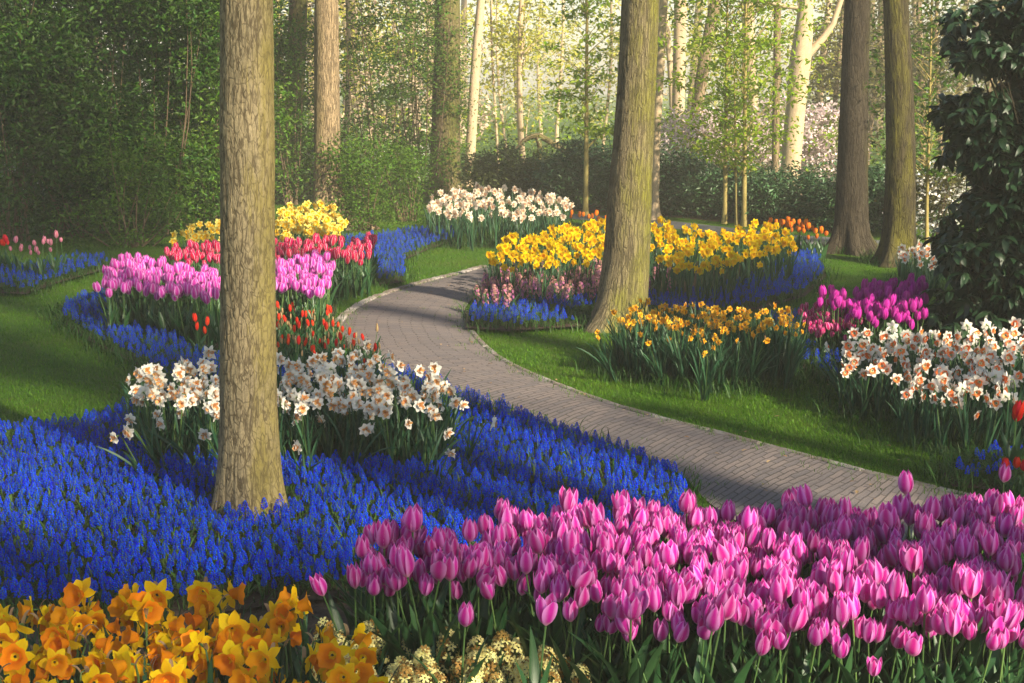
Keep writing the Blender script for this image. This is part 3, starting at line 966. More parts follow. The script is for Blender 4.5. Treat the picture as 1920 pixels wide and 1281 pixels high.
# --- bed outlines, in picture coordinates of the flower heads
P_PINK = [(690, 1020), (760, 1022), (890, 1005), (975, 976), (1080, 968), (1180, 972), (1260, 970), (1330, 960), (1480, 966), (1600, 972), (1700, 964), (1800, 958), (1950, 952), (1960, 1180), (1700, 1182), (1500, 1175), (1330, 1180), (1230, 1160), (1130, 1150), (1020, 1110), (900, 1080), (800, 1085), (690, 1085), (668, 1070)]
P_GOLD = [(-20, 1150), (60, 1128), (190, 1140), (200, 1190), (228, 1190), (238, 1128), (335, 1118), (435, 1122), (450, 1168), (482, 1168), (497, 1130), (580, 1122), (588, 1180), (560, 1240), (655, 1225), (660, 1305), (-20, 1305)]
P_HYA = [(592, 1195), (640, 1185), (710, 1192), (780, 1200), (830, 1225), (870, 1230), (930, 1215), (1000, 1225), (1100, 1215), (1110, 1295), (600, 1295)]
P_MUS_MAIN = [(-30, 785), (100, 780), (210, 757), (330, 715), (540, 682), (700, 668), (780, 690), (850, 715), (960, 752), (1080, 796), (1180, 828), (1250, 855), (1288, 890), (1292, 940), (1240, 1000), (900, 1055), (640, 1062), (520, 1075), (420, 1088), (200, 1108), (-30, 1108)]
P_MUS_RIB = [(118, 562), (150, 545), (196, 535), (196, 572), (240, 594), (300, 610), (370, 640), (430, 660), (560, 672), (560, 700), (420, 712), (330, 690), (250, 650), (170, 610), (122, 582)]
P_MUS_FAR = [(640, 440), (700, 432), (770, 424), (845, 420), (858, 434), (800, 450), (755, 470), (758, 508), (712, 512), (690, 480), (660, 470)]
P_MUS_ROW = [(884, 562), (960, 553), (1120, 546), (1220, 544), (1340, 534), (1430, 504), (1480, 470), (1530, 468), (1545, 500), (1500, 535), (1420, 555), (1330, 570), (1215, 572), (1120, 585), (960, 595), (882, 590)]
P_MUS_RIGHT = [(1450, 580), (1500, 577), (1500, 610), (1560, 650), (1590, 676), (1570, 690), (1500, 660), (1460, 620)]
P_MUS_LEFT = [(-10, 497), (110, 479), (150, 470), (192, 472), (200, 485), (100, 512), (50, 530), (-10, 528)]
P_MUS_EDGE = [(1790, 852), (1850, 832), (1935, 828), (1935, 862), (1860, 876), (1800, 872)]
P_MUS_FRONT = [(690, 1272), (790, 1268), (790, 1300), (690, 1300)]
P_MUS_FRONT2 = [(870, 1276), (925, 1272), (925, 1300), (870, 1300)]
P_WHITE = [(240, 738), (262, 695), (340, 672), (400, 678), (520, 685), (560, 670), (640, 664), (690, 665), (760, 690), (830, 702), (848, 740), (820, 770), (720, 765), (540, 765), (400, 765), (300, 752)]
P_LILAC = [(196, 522), (206, 492), (260, 487), (300, 490), (330, 508), (420, 515), (520, 492), (600, 482), (620, 500), (612, 530), (595, 552), (540, 542), (520, 545), (410, 560), (330, 556), (250, 540), (204, 545)]
P_REDW = [(312, 478), (332, 464), (415, 456), (520, 457), (600, 448), (660, 448), (700, 446), (705, 462), (680, 480), (640, 486), (580, 480), (520, 484), (420, 488), (322, 490)]
P_CREAM_L = [(322, 450), (350, 428), (385, 418), (415, 420), (415, 448), (350, 450)]
P_CREAM_R = [(515, 425), (530, 398), (580, 388), (620, 392), (645, 415), (640, 438), (560, 444), (515, 440)]
P_RED = [(520, 575), (625, 580), (640, 620), (698, 636), (716, 655), (700, 668), (600, 668), (520, 655)]
P_BLUSH = [(805, 366), (850, 357), (920, 351), (1000, 360), (1058, 377), (1062, 404), (1000, 404), (900, 406), (830, 400), (803, 390)]
P_YEL_L = [(918, 482), (922, 462), (1000, 438), (1080, 424), (1145, 417), (1145, 470), (1080, 488), (1000, 496), (922, 493)]
P_YEL_R = [(1205, 417), (1300, 430), (1400, 424), (1480, 424), (1484, 468), (1400, 488), (1330, 508), (1270, 500), (1205, 480)]
P_PHYA = [(888, 556), (905, 532), (935, 514), (1000, 508), (1080, 502), (1140, 494), (1260, 500), (1260, 530), (1140, 542), (1000, 552), (905, 560)]
P_AMBER = [(1152, 594), (1180, 574), (1250, 578), (1320, 573), (1400, 583), (1480, 592), (1498, 606), (1478, 624), (1400, 622), (1330, 632), (1250, 614), (1170, 607)]
P_PURPLE = [(1542, 562), (1592, 556), (1640, 538), (1722, 533), (1732, 562), (1722, 600), (1650, 602), (1600, 590), (1560, 575)]
P_MAG = [(1503, 582), (1530, 572), (1560, 580), (1600, 592), (1622, 606), (1584, 626), (1530, 626), (1503, 604)]
P_PORC = [(1577, 655), (1600, 628), (1680, 618), (1760, 622), (1850, 618), (1935, 612), (1935, 740), (1830, 752), (1760, 742), (1700, 728), (1680, 690), (1620, 690), (1577, 678)]
P_WHITE_FAR = [(1682, 472), (1722, 457), (1780, 464), (1790, 477), (1742, 494), (1692, 482)]
P_OR_FAR = [(1432, 412), (1490, 417), (1550, 435), (1545, 441), (1470, 428)]
P_PP_LEFT = [(20, 458), (70, 455), (118, 448), (100, 470), (30, 470)]

HM = 0.145
for p_, h_ in ((P_PINK, .42), (P_WHITE, .40), (P_LILAC, .42), (P_CREAM_L, .45), (P_CREAM_R, .45), (P_YEL_L, .42), (P_YEL_R, .42), (P_PHYA, .20), (P_PURPLE, .40), (P_MAG, .25),  (P_PP_LEFT, .35),
               (P_MUS_MAIN, HM), (P_MUS_RIB, HM), (P_MUS_FAR, HM), (P_MUS_ROW, HM), (P_MUS_RIGHT, HM), (P_MUS_LEFT, HM), (P_MUS_EDGE, HM)):
    soil(p_, h_)
fs = poly_w([(-400, 1125), (200, 1120), (640, 1075), (900, 1062), (1240, 1010), (1330, 985), (1480, 1050), (1800, 1130), (2100, 1215)])
sheet('soil', list(fs) + [(3.2, 3.2), (-3.2, 3.2)], 0.009, M['soil'])
FRONT_SOIL = np.vstack([fs, [(3.2, 3.2), (-3.2, 3.2)]])

# --- foreground pink tulips
bed('pink_tulip', 'bright pink tulip with pale petal edges in the dense bed along the bottom', 'tulip', 'pink tulips massed in the front bed',
    lambda s: tulip_parts(0.42, 0.90, 'pink', (0.1, 0.75, 0.3, 0.5)[s % 4], s, 1.0), 0.46, P_PINK, 0.0475, True, 16, 300, 11,
    extra=[(862, 1150), (803, 1105), (1817, 908), (1887, 903), (1461, 930), (1510, 937), (1575, 934), (1720, 942), (708, 1010), (998, 1178), (1300, 1190), (676, 1075)],
    outlier_label=['lone bright pink tulip hanging low in front of the bed, above the cream hyacinths', 'small pink tulip set a little apart, just behind the lone front tulip',
                   'tall pink tulip rising in front of the lawn corner near the grape hyacinths', 'tallest pink tulip, highest of the front bed, against the dark grass by the red tulips',
                   'tall pink tulip standing over the brick path, first of the raised heads', 'mauve pink tulip raised over the path beside the first tall head', 'tilted pink tulip raised over the middle of the path edge',
                   'pink tulip with open tip raised before the kerb of the lawn', 'pink tulip at the far upper corner of the bed, against blue grape hyacinths', 'wide leaning pink tulip at the front bottom edge of the bed',
                   'reddish pink low tulip under the front row of the bed', 'outermost pink tulip on the corner of the bed beside the bare soil'],
    jit=0.085, tilt=0.11)
# --- foreground golden daffodils
bed('golden_daffodil', 'large golden daffodil with ruffled orange trumpet in the front corner clump', 'daffodil', 'golden daffodils in the front corner',
    lambda s: daff_parts(0.42, 0.93, 'gold', 'gold_cup', s, 0, 0.021, 0.040, 1.55, 3, wl=0.018), 0.43, P_GOLD, 0.057, True, 12, None, 12, facing=CAMDIR, spread=1.1, jit=0.10, tilt=0.13)
# --- cream hyacinths, partly withered
bed('cream_hyacinth', 'creamy yellow hyacinth spike with browned florets, low in front of the pink tulips', 'hyacinth', 'cream hyacinths between daffodils and pink tulips',
    lambda s: hyacinth_parts(0.25, 0.13, 0.036, seed=s, old=0.28, pl=0.021), 0.19, P_HYA, 0.075, True, 6, None, 13, jit=0.1, tilt=0.12)
# --- double white daffodils
bed('double_daffodil', 'white double daffodil with apricot frilled centre in the clump behind the front trunk', 'daffodil', 'double white daffodils around the front trunk',
    lambda s: daff_parts(0.40, 1.0, 'white', 'apricot', s, 20, nl=6, wl=0.015, Rf=0.040, npet=7, spathe=False, arch=(.1, 1.0)), 0.41, P_WHITE, 0.072, True, 8, None, 14,
    extra=[(207, 792), (237, 765), (268, 762), (245, 790), (880, 728), (925, 775), (862, 803), (838, 790), (690, 782), (720, 772), (570, 802), (375, 780), (545, 765), (610, 760), (655, 755), (300, 770), (330, 750)],
    outlier_label='white double daffodil leaning out low over the blue flowers or leaves below its clump', facing=CAMDIR, spread=0.9, jit=0.07, tilt=0.1)
# --- lilac pink tulips
bed('lilac_tulip', 'lilac pink tulip with pale streaked edges in the bed above the curved blue ribbon', 'tulip', 'lilac pink tulips behind the blue ribbon',
    lambda s: tulip_parts(0.40, 1.05, 'lilac', 0.25, s, 0.95, 4, 7, 3, True), 0.44, P_LILAC, 0.077, False, 8, 285, 15, jit=0.07)
bed('red_white_tulip', 'crimson tulip with white edges in the band behind the lilac tulips', 'tulip', 'red and white tulips in the far band',
    lambda s: tulip_parts(0.40, 1.0, 'redwhite', 0.12, s, 0.95, 5, 7, 3, True), 0.44, P_REDW, 0.095, False, 6, 150, 16, extra=[(668, 452), (684, 446), (700, 452), (690, 478), (672, 475)],
    outlier_label='crimson white-edged tulip at the thin end of the band, in front of violet-blue flowers', jit=0.06)
for q, (pp, sd_) in enumerate(((P_CREAM_L, 17), (P_CREAM_R, 18))):
    bed('cream_daffodil', ('cream and yellow daffodil in the sparse end of the clump beside the thicket', 'cream and yellow daffodil crowded below the tan mossy-footed trunk')[q], 'daffodil', ('cream daffodils beside the thicket', 'cream daffodils below the tan trunk')[q],
        lambda s: daff_parts(0.45, 1.05, 'cream', 'yellow_cup', s, 0, 0.02, 0.018, 1.3, 3, True, Rf=0.05), 0.45, pp, 0.105 if q else 0.14, False, 6, None, sd_, facing=CAMDIR, spread=0.7)
bed('red_tulip', 'small scarlet tulip in the loose patch between trunk and path', 'tulip', 'scarlet tulips beside the path',
    lambda s: tulip_parts(0.24, 0.56, 'red', 0.05, s, 1.0, 4, 6, 4, True, 0.72), 0.25, P_RED, 0.125, False, 6, 75, 19, jit=0.12)
bed('red_tulip', 'small scarlet tulip in the group of three among dark leaves', 'tulip', 'three scarlet tulips among dark leaves',
    lambda s: tulip_parts(0.28, 0.72, 'red', 0.1, s, 0.9, 4, 6, 3, True, 0.8), 0.29, [(368, 610), (370, 610), (370, 612)], 5.0, False, 3, 0, 20, extra=[(373, 612), (382, 618), (391, 616)])
bed('tulip_bud', 'pale unopened tulip bud among the scarlet tulips beside the path', 'tulip bud', 'tulip buds beside the path',
    lambda s: tulip_parts(0.22, 0.52, 'bud', -0.25, s, 1.0, 4, 6, 3, True, 0.5), 0.24, P_RED, 0.10, False, 4, 90, 21, jit=0.12)
bed('blush_daffodil', 'blush white double daffodil in the raised far clump by the thin trunk', 'daffodil', 'blush daffodils in the far clump',
    lambda s: daff_parts(0.46, 1.02, 'blush_petal', 'blush', s, 26, nl=6, far=True, Rf=0.050, npet=8, wl=0.018), 0.46, P_BLUSH, 0.104, False, 6, 190, 22, facing=CAMDIR, spread=1.0)
bed('yellow_daffodil', 'bright yellow daffodil in the sunny bank behind the pink hyacinths', 'daffodil', 'yellow daffodils behind the pink hyacinths',
    lambda s: daff_parts(0.42, 1.0, 'yellow', 'yellow_cup', s, 0, 0.019, 0.034, 1.45, 4, True), 0.42, P_YEL_L, 0.092, False, 8, 175, 23, facing=CAMDIR, spread=0.9)
bed('yellow_daffodil', 'bright yellow daffodil in the sunny bank on the road side of the mossy trunk', 'daffodil', 'yellow daffodils on the road side of the mossy trunk',
    lambda s: daff_parts(0.42, 1.0, 'yellow', 'yellow_cup', s, 0, 0.019, 0.034, 1.45, 4, True), 0.42, P_YEL_R, 0.092, False, 8, 190, 24, facing=CAMDIR, spread=0.9)
bed('pink_hyacinth', 'dusky pink hyacinth spike in the row behind the blue grape hyacinths', 'hyacinth', 'pink hyacinths behind the blue row',
    lambda s: hyacinth_parts(0.26, 0.15, 0.030, ('hyacinth_pink', 'hyacinth_fade'), 26, s, 0.018, 0.45, 4, 3), 0.20, P_PHYA, 0.105, False, 6, 110, 25, jit=0.1, tilt=0.1)
bed('amber_daffodil', 'small amber daffodil on tall stems in the leafy clump on the lawn', 'daffodil', 'amber daffodils in the lawn clump',
    lambda s: daff_parts(0.42, 0.62, 'amber', 'amber_cup', s, 0, 0.018, 0.022, 1.4, 11, False, wl=0.014, Rf=0.042, spathe=True, arch=(.05, .95), leafh=1.05), 0.42, P_AMBER, 0.072, True, 6, 165, 26,
    extra=[(1107, 598), (1100, 615), (1438, 632), (1325, 652), (1210, 625), (1290, 622), (1385, 605), (1325, 600)], outlier_label='small amber daffodil hanging low or leaning out of the lawn clump', facing=CAMDIR, spread=1.3, tilt=0.12)
bed('purple_tulip', 'deep purple tulip crowded beside the dark rhododendron', 'tulip', 'purple tulips beside the rhododendron',
    lambda s: tulip_parts(0.40, 0.92, 'purple', 0.25, s, 0.95, 4, 7, 3, True), 0.42, P_PURPLE, 0.070, False, 6, 150, 27)
bed('magenta_tulip', 'small magenta tulip with white edges in front of the purple tulips', 'tulip', 'small magenta tulips before the purple ones',
    lambda s: tulip_parts(0.25, 0.64, 'magenta', 0.05, s, 0.9, 4, 6, 3, True), 0.26, P_MAG, 0.058, False, 6, 100, 28, extra=[(1538, 624)], outlier_label='small magenta tulip standing alone at the front of its patch')
bed('orange_cup_daffodil', 'white daffodil with orange cup in the dark clump below the rhododendron', 'daffodil', 'orange-cupped white daffodils below the rhododendron',
    lambda s: daff_parts(0.36, 0.95, 'white', 'orange_cup', s, 0, 0.0175, 0.016, 1.25, 8, Rf=0.045, spathe=False, wl=0.014, arch=(.05, .6)), 0.37, P_PORC, 0.088, True, 8, 190, 29,
    extra=[(1570, 652), (1575, 675), (1720, 705), (1725, 720), (1800, 720), (1803, 735), (1830, 745)], outlier_label='white orange-cupped daffodil hanging at the low front edge of the dark clump', facing=CAMDIR, spread=1.25, tilt=0.13)
bed('orange_cup_daffodil', 'far white daffodil with orange cup at the foot of the darker twin trunk', 'daffodil', 'white daffodils at the foot of the twin trunk',
    lambda s: daff_parts(0.36, 1.0, 'white', 'orange_cup', s, 0, 0.016, 0.014, 1.25, 6, True, Rf=0.048, spathe=False), 0.37, P_WHITE_FAR, 0.11, False, 4, 40, 30, facing=CAMDIR, spread=0.9)
bed('orange_tulip', 'orange and yellow tulip in the strip beyond the yellow daffodils, beside the road', 'tulip', 'orange tulips beside the road',
    lambda s: tulip_parts(0.33, 0.85, 'orange', 0.25, s, 0.9, 4, 6, 2, True), 0.35, P_OR_FAR, 0.11, False, 4, 60, 31)
bed('orange_tulip', 'tiny orange tulip in the row before the far evergreen shrubs', 'tulip', 'orange tulips before the evergreen shrubs',
    lambda s: tulip_parts(0.18, 0.8, 'orange', 0.2, s, 0.9, 4, 6, 2, True), 0.2, [(1070, 402), (1150, 408), (1150, 413), (1070, 407)], 0.13, False, 4, 40, 32)
bed('faded_pink_tulip', 'faded pink tulip in the thin row before the dark thicket', 'tulip', 'faded pink tulips before the thicket',
    lambda s: tulip_parts(0.36, 0.72, 'palepink', 0.05, s, 0.9, 4, 6, 3, True), 0.37, P_PP_LEFT, 0.13, False, 4, 26, 33)
bed('deep_red_tulip', 'deep red tulip at the end of the thin row before the thicket', 'tulip', 'deep red tulips before the thicket',
    lambda s: tulip_parts(0.36, 0.85, 'darkred', 0.05, s, 0.9, 4, 6, 3, True), 0.37, [(5, 455), (6, 455), (6, 456)], 5, False, 3, 0, 34, extra=[(1, 455), (8, 452), (20, 452), (19, 459), (-6, 454)])
bed('deep_red_tulip', 'deep red tulip beside the small blue patch under the white daffodils', 'tulip', 'deep red tulips near the blue patch',
    lambda s: tulip_parts(0.30, 0.85, 'darkred', 0.0, s, 1.0, 5, 8, 3, True), 0.31, [(1900, 800), (1901, 800), (1901, 801)], 5, False, 3, 0, 35, extra=[(1905, 800)])
bed('deep_red_tulip', 'deep red low tulip half hidden below the small blue patch', 'tulip', 'low deep red tulips below the blue patch',
    lambda s: tulip_parts(0.16, 0.7, 'darkred', 0.0, s, 1.0, 5, 8, 3, True), 0.19, [(1900, 870), (1901, 870), (1901, 871)], 5, False, 3, 0, 36, extra=[(1893, 872), (1918, 876)])

# --- grape hyacinths: the largest 300 as things, the rest as one stuff object
white_ground = poly_w(P_WHITE, 0.40)
T1 = G(470, 962)[:2]
T5 = G(1160, 605)[:2]
allm = []
for i, (pp, sp_) in enumerate(((P_MUS_MAIN, .0415), (P_MUS_RIB, .050), (P_MUS_FAR, .06), (P_MUS_ROW, .054), (P_MUS_RIGHT, .06), (P_MUS_LEFT, .07), (P_MUS_EDGE, .06), (P_MUS_FRONT, .055), (P_MUS_FRONT2, .055))):
    pw = poly_w(pp, HM)
    ALL_BEDS.append(pw)
    XY = scatter(pw, sp_, None, 50 + i, 9)
    P3 = np.c_[XY, np.full(len(XY), HM)]
    k = in_frame(P3, 20, 30) & ~inside(white_ground, XY)
    k &= (np.hypot(XY[:, 0] - T1[0], XY[:, 1] - T1[1]) > 0.215) & (np.hypot(XY[:, 0] - T5[0], XY[:, 1] - T5[1]) > 0.5)
    allm.append(XY[k])
big_m = np.vstack(allm)
u, v = pxs(np.c_[big_m, np.full(len(big_m), HM)])
pinkw = poly_w(P_PINK, 0.46)
clear = ~((u > 660) & (v > 975 - 0.0 * u) & (v < 1262)) & (u > -5) & (u < 1925) & (v < 1285) & ~((v > 1100) & (u < 660))
order = np.argsort(np.where(clear, big_m[:, 1], 1e9))
near_i = order[:300]
far_i = order[300:]
protos = [make_near('grape_hyacinth', muscari_parts(0.165, 400 + k)) for k in range(8)]
r_ = np.random.default_rng(77)
used = [False] * 8
for i in near_i:
    k = int(r_.integers(0, 8))
    o = copy_tree(protos[k]) if used[k] else protos[k]
    used[k] = True
    o.location = (big_m[i, 0], big_m[i, 1], 0)
    o.rotation_euler = (r_.normal(0, .06), r_.normal(0, .06), r_.uniform(0, 6.28))
    s = r_.uniform(0.68, 1.04); o.scale = (s, s, s)
    tag(o, 'royal blue grape hyacinth at the near edge of the large blue bed', 'grape hyacinth', 'grape hyacinths along the near edge of the blue bed')
def muscari_low(k, n):
    G_ = Geo()
    for pn, gg, ms in muscari_parts(0.165, 500 + k, n, nl=3, seg=3):
        G_.put(gg, matmap=[{'flower_spike': 0, 'stem': 1, 'leaf': 2}[pn]])
    return G_
big = Geo()
XYf = big_m[far_i]
nearer = XYf[:, 1] < 9
for sel, n, sd_ in ((nearer, 34, 1), (~nearer, 22, 2)):
    q = XYf[sel]
    replicate(big, [muscari_low(k, n) for k in range(4)], q, r_.uniform(0, 6.28, len(q)), r_.uniform(.66, 1.04, len(q)), 0.1, 0, sd_)
o = big.obj('grape_hyacinth_drift', [M['muscari'], M['stem'], M['muscari_leaf']])
tag(o, 'dense drifts of royal blue grape hyacinths winding between the flower beds', 'grape hyacinths', kind='stuff')

# leafy fringe of the blue beds
def blade_geo(L, W, arch, seed):
    return strap(L, W, arch, 0.0, 0.25, 0.3, fold=.2, seed=seed, nv=4, nu=2)
fr = []
r2 = np.random.default_rng(5)
for pp, n in ((P_MUS_MAIN, 9000), (P_MUS_RIB, 5500), (P_MUS_FAR, 2600), (P_MUS_ROW, 5500), (P_MUS_RIGHT, 1800), (P_MUS_LEFT, 3000), (P_MUS_EDGE, 1200)):
    pw = poly_w(pp, HM)
    lo, hi = pw.min(0), pw.max(0)
    q = r2.uniform(lo, hi, (n * 5, 2)); q = q[inside(pw, q)][:n]
    a = r2.uniform(0, 2 * PI, len(q)); d = 0.24 * np.sqrt(r2.random(len(q)))
    q = q + np.stack([np.cos(a) * d, np.sin(a) * d], -1)
    keep = ~inside(np.vstack([PA, PB[::-1]]), q) & (np.hypot(q[:, 0] - T1[0], q[:, 1] - T1[1]) > 0.19)
    fr.append(q[keep])
fr = np.vstack(fr)
big = Geo()
replicate(big, [blade_geo(L, .0075, a, k) for k, (L, a) in enumerate(((.15, .5), (.2, 1.2), (.17, 1.7), (.13, .9), (.22, 2.0)))], fr, r2.uniform(0, 6.28, len(fr)), r2.uniform(.6, 1.1, len(fr)), 0.1, 0, 3)
tag(big.obj('grass_fringe', [M['tuft']]), 'long dark grassy leaves fringing the blue beds', 'leaves', kind='stuff')

# ------------------------------------------------------------------ lawn grass
r3 = np.random.default_rng(9)
npx = 300000
q = np.stack([r3.uniform(-30, 1950, npx), r3.uniform(405, 945, npx)], -1)
D = np.stack([(q[:, 0] - 960) / FPX, cp + (640.5 - q[:, 1]) / FPX * sp, -sp + (640.5 - q[:, 1]) / FPX * cp], -1)
tq = -CAM_H / D[:, 2]
W2 = D[:, :2] * tq[:, None]
ok = ~inside(np.vstack([PA, PB[::-1]]), W2) & ~inside(FRONT_SOIL, W2) & ~inside(np.vstack([road_front, road_back[::-1]]), W2)
for pw in ALL_BEDS:
    ok &= ~inside(pw, W2)
W2 = W2[ok]
big = Geo()
replicate(big, [strap(.032, .0042, .7, 0, .35, .2, fold=.1, seed=k, nv=3, nu=2) for k in range(3)], W2, r3.uniform(0, 6.28, len(W2)), r3.uniform(.55, 1.2, len(W2)) * (0.78 + 0.014 * W2[:, 1].clip(0, 20)), 0.2, 0, 4)
tag(big.obj('grass', [M['grass']]), 'short mown green grass of the lawns', 'grass', kind='stuff')
# taller uncut tufts round the daffodil clumps and trunks
tf = []
for pp, h_, n in ((P_AMBER, .42, 5200), (P_PORC, .36, 5200), (P_BLUSH, .45, 4500), (P_REDW, .42, 3500), (P_RED, .25, 2200), (P_WHITE_FAR, .36, 900), (P_LILAC, .42, 2600), (P_PHYA, .20, 1200)):
    pw = poly_w(pp, h_)
    lo, hi = pw.min(0), pw.max(0)
    q = r3.uniform(lo, hi, (n * 6, 2)); q = q[inside(pw, q)][:n]
    a = r3.uniform(0, 2 * PI, len(q)); d = 0.34 * np.sqrt(r3.random(len(q)))
    tf.append(q + np.stack([np.cos(a) * d, np.sin(a) * d], -1))
for bx, by, rr in ((1598, 470, .55), (1685, 493, .5), (1160, 605, .5), (615, 420, .6)):
    b = G(bx, by)[:2]
    a = r3.uniform(0, 2 * PI, 900); d = rr * np.sqrt(r3.random(900))
    tf.append(b + np.stack([np.cos(a) * d, np.sin(a) * d], -1))
tf = np.vstack(tf)
tf = tf[~inside(np.vstack([PA, PB[::-1]]), tf)]
big = Geo()
replicate(big, [blade_geo(L, .006, a, 20 + k) for k, (L, a) in enumerate(((.12, .6), (.16, 1.3), (.10, 1.0), (.14, 1.8)))], tf, r3.uniform(0, 6.28, len(tf)), r3.uniform(.6, 1.2, len(tf)), .12, 0, 6)
tag(big.obj('grass_tufts', [M['tuft']]), 'long uncut grass at the feet of the clumps and trunks', 'grass', kind='stuff')

# ------------------------------------------------------------------ small litter on path and lawn
r4 = np.random.default_rng(12)
q = r4.uniform((-3.5, 6.5), (3.5, 21), (2600, 2))
onp = inside(np.vstack([PA, PB[::-1]]), q)
sel = np.where(onp, r4.random(len(q)) < 0.35, r4.random(len(q)) < 0.10)
for pw in ALL_BEDS: sel &= ~inside(pw, q)
q = q[sel]
big = Geo()
flat_leaf = []
for k in range(4):
    f_ = Geo(); f_.put(strap(.035, .018, .5, 0, 1.25, .3, fold=.2, seed=k, nv=4, shape='lance'), off=(0, 0, .004)); flat_leaf.append(f_)
replicate(big, flat_leaf, q, r4.uniform(0, 6.28, len(q)), r4.uniform(.4, 1.1, len(q)), .05, 0.028, 8)
tag(big.obj('fallen_leaves', [M['spathe']]), 'small dry leaves and petals scattered on path and lawn', 'leaves', kind='stuff')
# weeds in the paving joints along the kerbs
k_ = r4.integers(20, NP - 4, 420)
side = r4.random(420) < .5
q = np.where(side[:, None], PA[k_] + (PB[k_] - PA[k_]) * r4.beta(1, 14, (420, 1)), PB[k_] + (PA[k_] - PB[k_]) * r4.beta(1, 14, (420, 1)))
q = np.repeat(q, 5, 0) + r4.normal(0, .018, (2100, 2))
big = Geo()
replicate(big, [strap(.05, .004, .9, 0, .3, .2, fold=.1, seed=k, nv=3, nu=2) for k in range(3)], q, r4.uniform(0, 6.28, len(q)), r4.uniform(.4, 1.1, len(q)), .2, 0.006, 9)
tag(big.obj('weeds', [M['grass']]), 'little weeds and grass creeping over the edges of the brick path', 'weeds', kind='stuff')

# ------------------------------------------------------------------ trees
def mpx(p):
    """metres per pixel of the 1920 picture at a world point"""
    return (p[1] * cp - (p[2] - CAM_H) * sp) / FPX

def trunk_from(name, label, cat, px_line, mat, flare=0.1, htop=9.0, seg=40, rows=70, lobes=5, relief=0.0, seed=0, group=None, lump=0.03, taper=0.45, depth=None, lobe_ph=None, flare_h=0.16):
    """px_line: (px, py, width px) from the foot upwards; the trunk stands in the upright plane through its foot"""
    b = G(px_line[0][0], px_line[0][1]) if depth is None else at(px_line[0][0], px_line[0][1], depth)
    zs, xs, rs = [], [], []
    for (a, c, wpx) in px_line:
        p = at(a, c, b[1])
        zs.append(p[2]); xs.append(p[0]); rs.append(wpx * 0.5 * mpx(p))
    zs, xs, rs = map(np.array, (zs, xs, rs))
    if depth is not None and zs[0] > 0:
        zs = np.r_[0, zs]; xs = np.r_[xs[0], xs]; rs = np.r_[rs[0], rs]
    else:
        zs[0] = 0
    if zs[-1] < htop:
        k = (xs[-1] - xs[0]) / (zs[-1] - zs[0])
        zs = np.r_[zs, htop]; xs = np.r_[xs, xs[-1] + k * (htop - zs[-2])]; rs = np.r_[rs, rs[-1] * taper]
    base = np.array([xs[0], b[1], 0.0])
    root = thing(name, label, cat, tuple(base), group)
    zz = np.unique(np.r_[-0.08, np.linspace(0, 1, 12) ** 1.5 * 0.6, np.linspace(0.6, min(htop, 5.5), rows), np.linspace(min(htop, 5.5), htop, 10)])
    th = np.linspace(PI / 2, PI / 2 + 2 * PI, seg + 1)
    Z, TH = np.meshgrid(zz, th, indexing='ij')
    x = np.interp(Z, zs, xs) - base[0]
    rad = np.interp(Z, zs, rs)
    tu = (TH - PI / 2) / (2 * PI)
    rad = rad * (1 + lump * (vnoise(tu * 6, Z * 1.5, 6, seed) - .5) * 2 + lump * (vnoise(tu * 3, Z * 0.7, 3, seed + 9) - .5) * 2)
    fl = flare * np.exp(-np.clip(Z, 0, 9) / flare_h) * (0.75 + 0.5 * np.cos(lobes * TH + (seed if lobe_ph is None else lobe_ph)) + 0.35 * np.cos((lobes - 2) * TH + (1.3 * seed if lobe_ph is None else lobe_ph))).clip(0.1, 2)
    if relief:
        rm = rs[:3].mean()
        ku = int(round(2 * PI * rm / 0.03))
        warp = (vnoise(tu * 8, Z * 3, 8, seed + 3) - .5) * 2.2
        n1 = np.abs(vnoise(tu * ku + warp, Z * 9, None, seed + 4) - .5) * 2
        n2 = np.abs(vnoise(tu * ku * 2 + warp, Z * 24, None, seed + 5) - .5) * 2
        rad = rad + relief * (n1 ** 0.5 * 0.7 + n2 * 0.35 - 0.6)
    rad = rad + fl
    V = np.stack([x + rad * np.cos(TH), rad * np.sin(TH), Z], -1)
    r0 = float(rs.mean())
    pv = np.stack([tu * 2 * PI * r0, Z, np.full(Z.shape, (seed * 0.137) % 1)], -1)
    g = Geo()
    g.add(V.reshape(-1, 3), pv.reshape(-1, 3), quads=gridq(len(zz), seg + 1)[:, ::-1])
    g.obj('trunk', [mat], root)
    root['r'] = r0
    top = np.array([np.interp(htop, zs, xs) - base[0], 0, htop])
    del root['r']
    return root, base, (lambda z: np.array([np.interp(z, zs, xs) - base[0], 0.0, z])), (lambda z: float(np.interp(z, zs, rs)))

def cards(cent, size, r, droop=0.0, aspect=0.5, fold=0.18, jit=0.35, up=0.5):
    n = len(cent)
    a = r.normal(0, 1, (n, 3)); a[:, 2] = a[:, 2] * 0.6 - droop
    a /= np.linalg.norm(a, axis=1)[:, None]
    nm = r.normal(0, 1, (n, 3)); nm[:, 2] += up * 2
    s = np.cross(a, nm); s /= np.linalg.norm(s, axis=1)[:, None] + 1e-9
    nn = np.cross(s, a)
    L = size * r.uniform(1 - jit, 1 + jit, n)
    W = L * aspect * 0.5
    V = np.stack([cent, cent + a * (L * .45)[:, None] - s * W[:, None] + nn * (L * fold)[:, None], cent + a * L[:, None], cent + a * (L * .45)[:, None] + s * W[:, None] + nn * (L * fold)[:, None]], 1)
    pv = np.tile(np.array([(0, 0, 0), (-1, .5, 0), (0, 1, 0), (1, .5, 0)], float), (n, 1, 1))
    pv[:, :, 2] = r.random(n)[:, None]
    T = np.array([(0, 2, 1), (0, 3, 2)])[None] + (np.arange(n) * 4)[:, None, None]
    return V.reshape(-1, 3), pv.reshape(-1, 3), T.reshape(-1, 3)

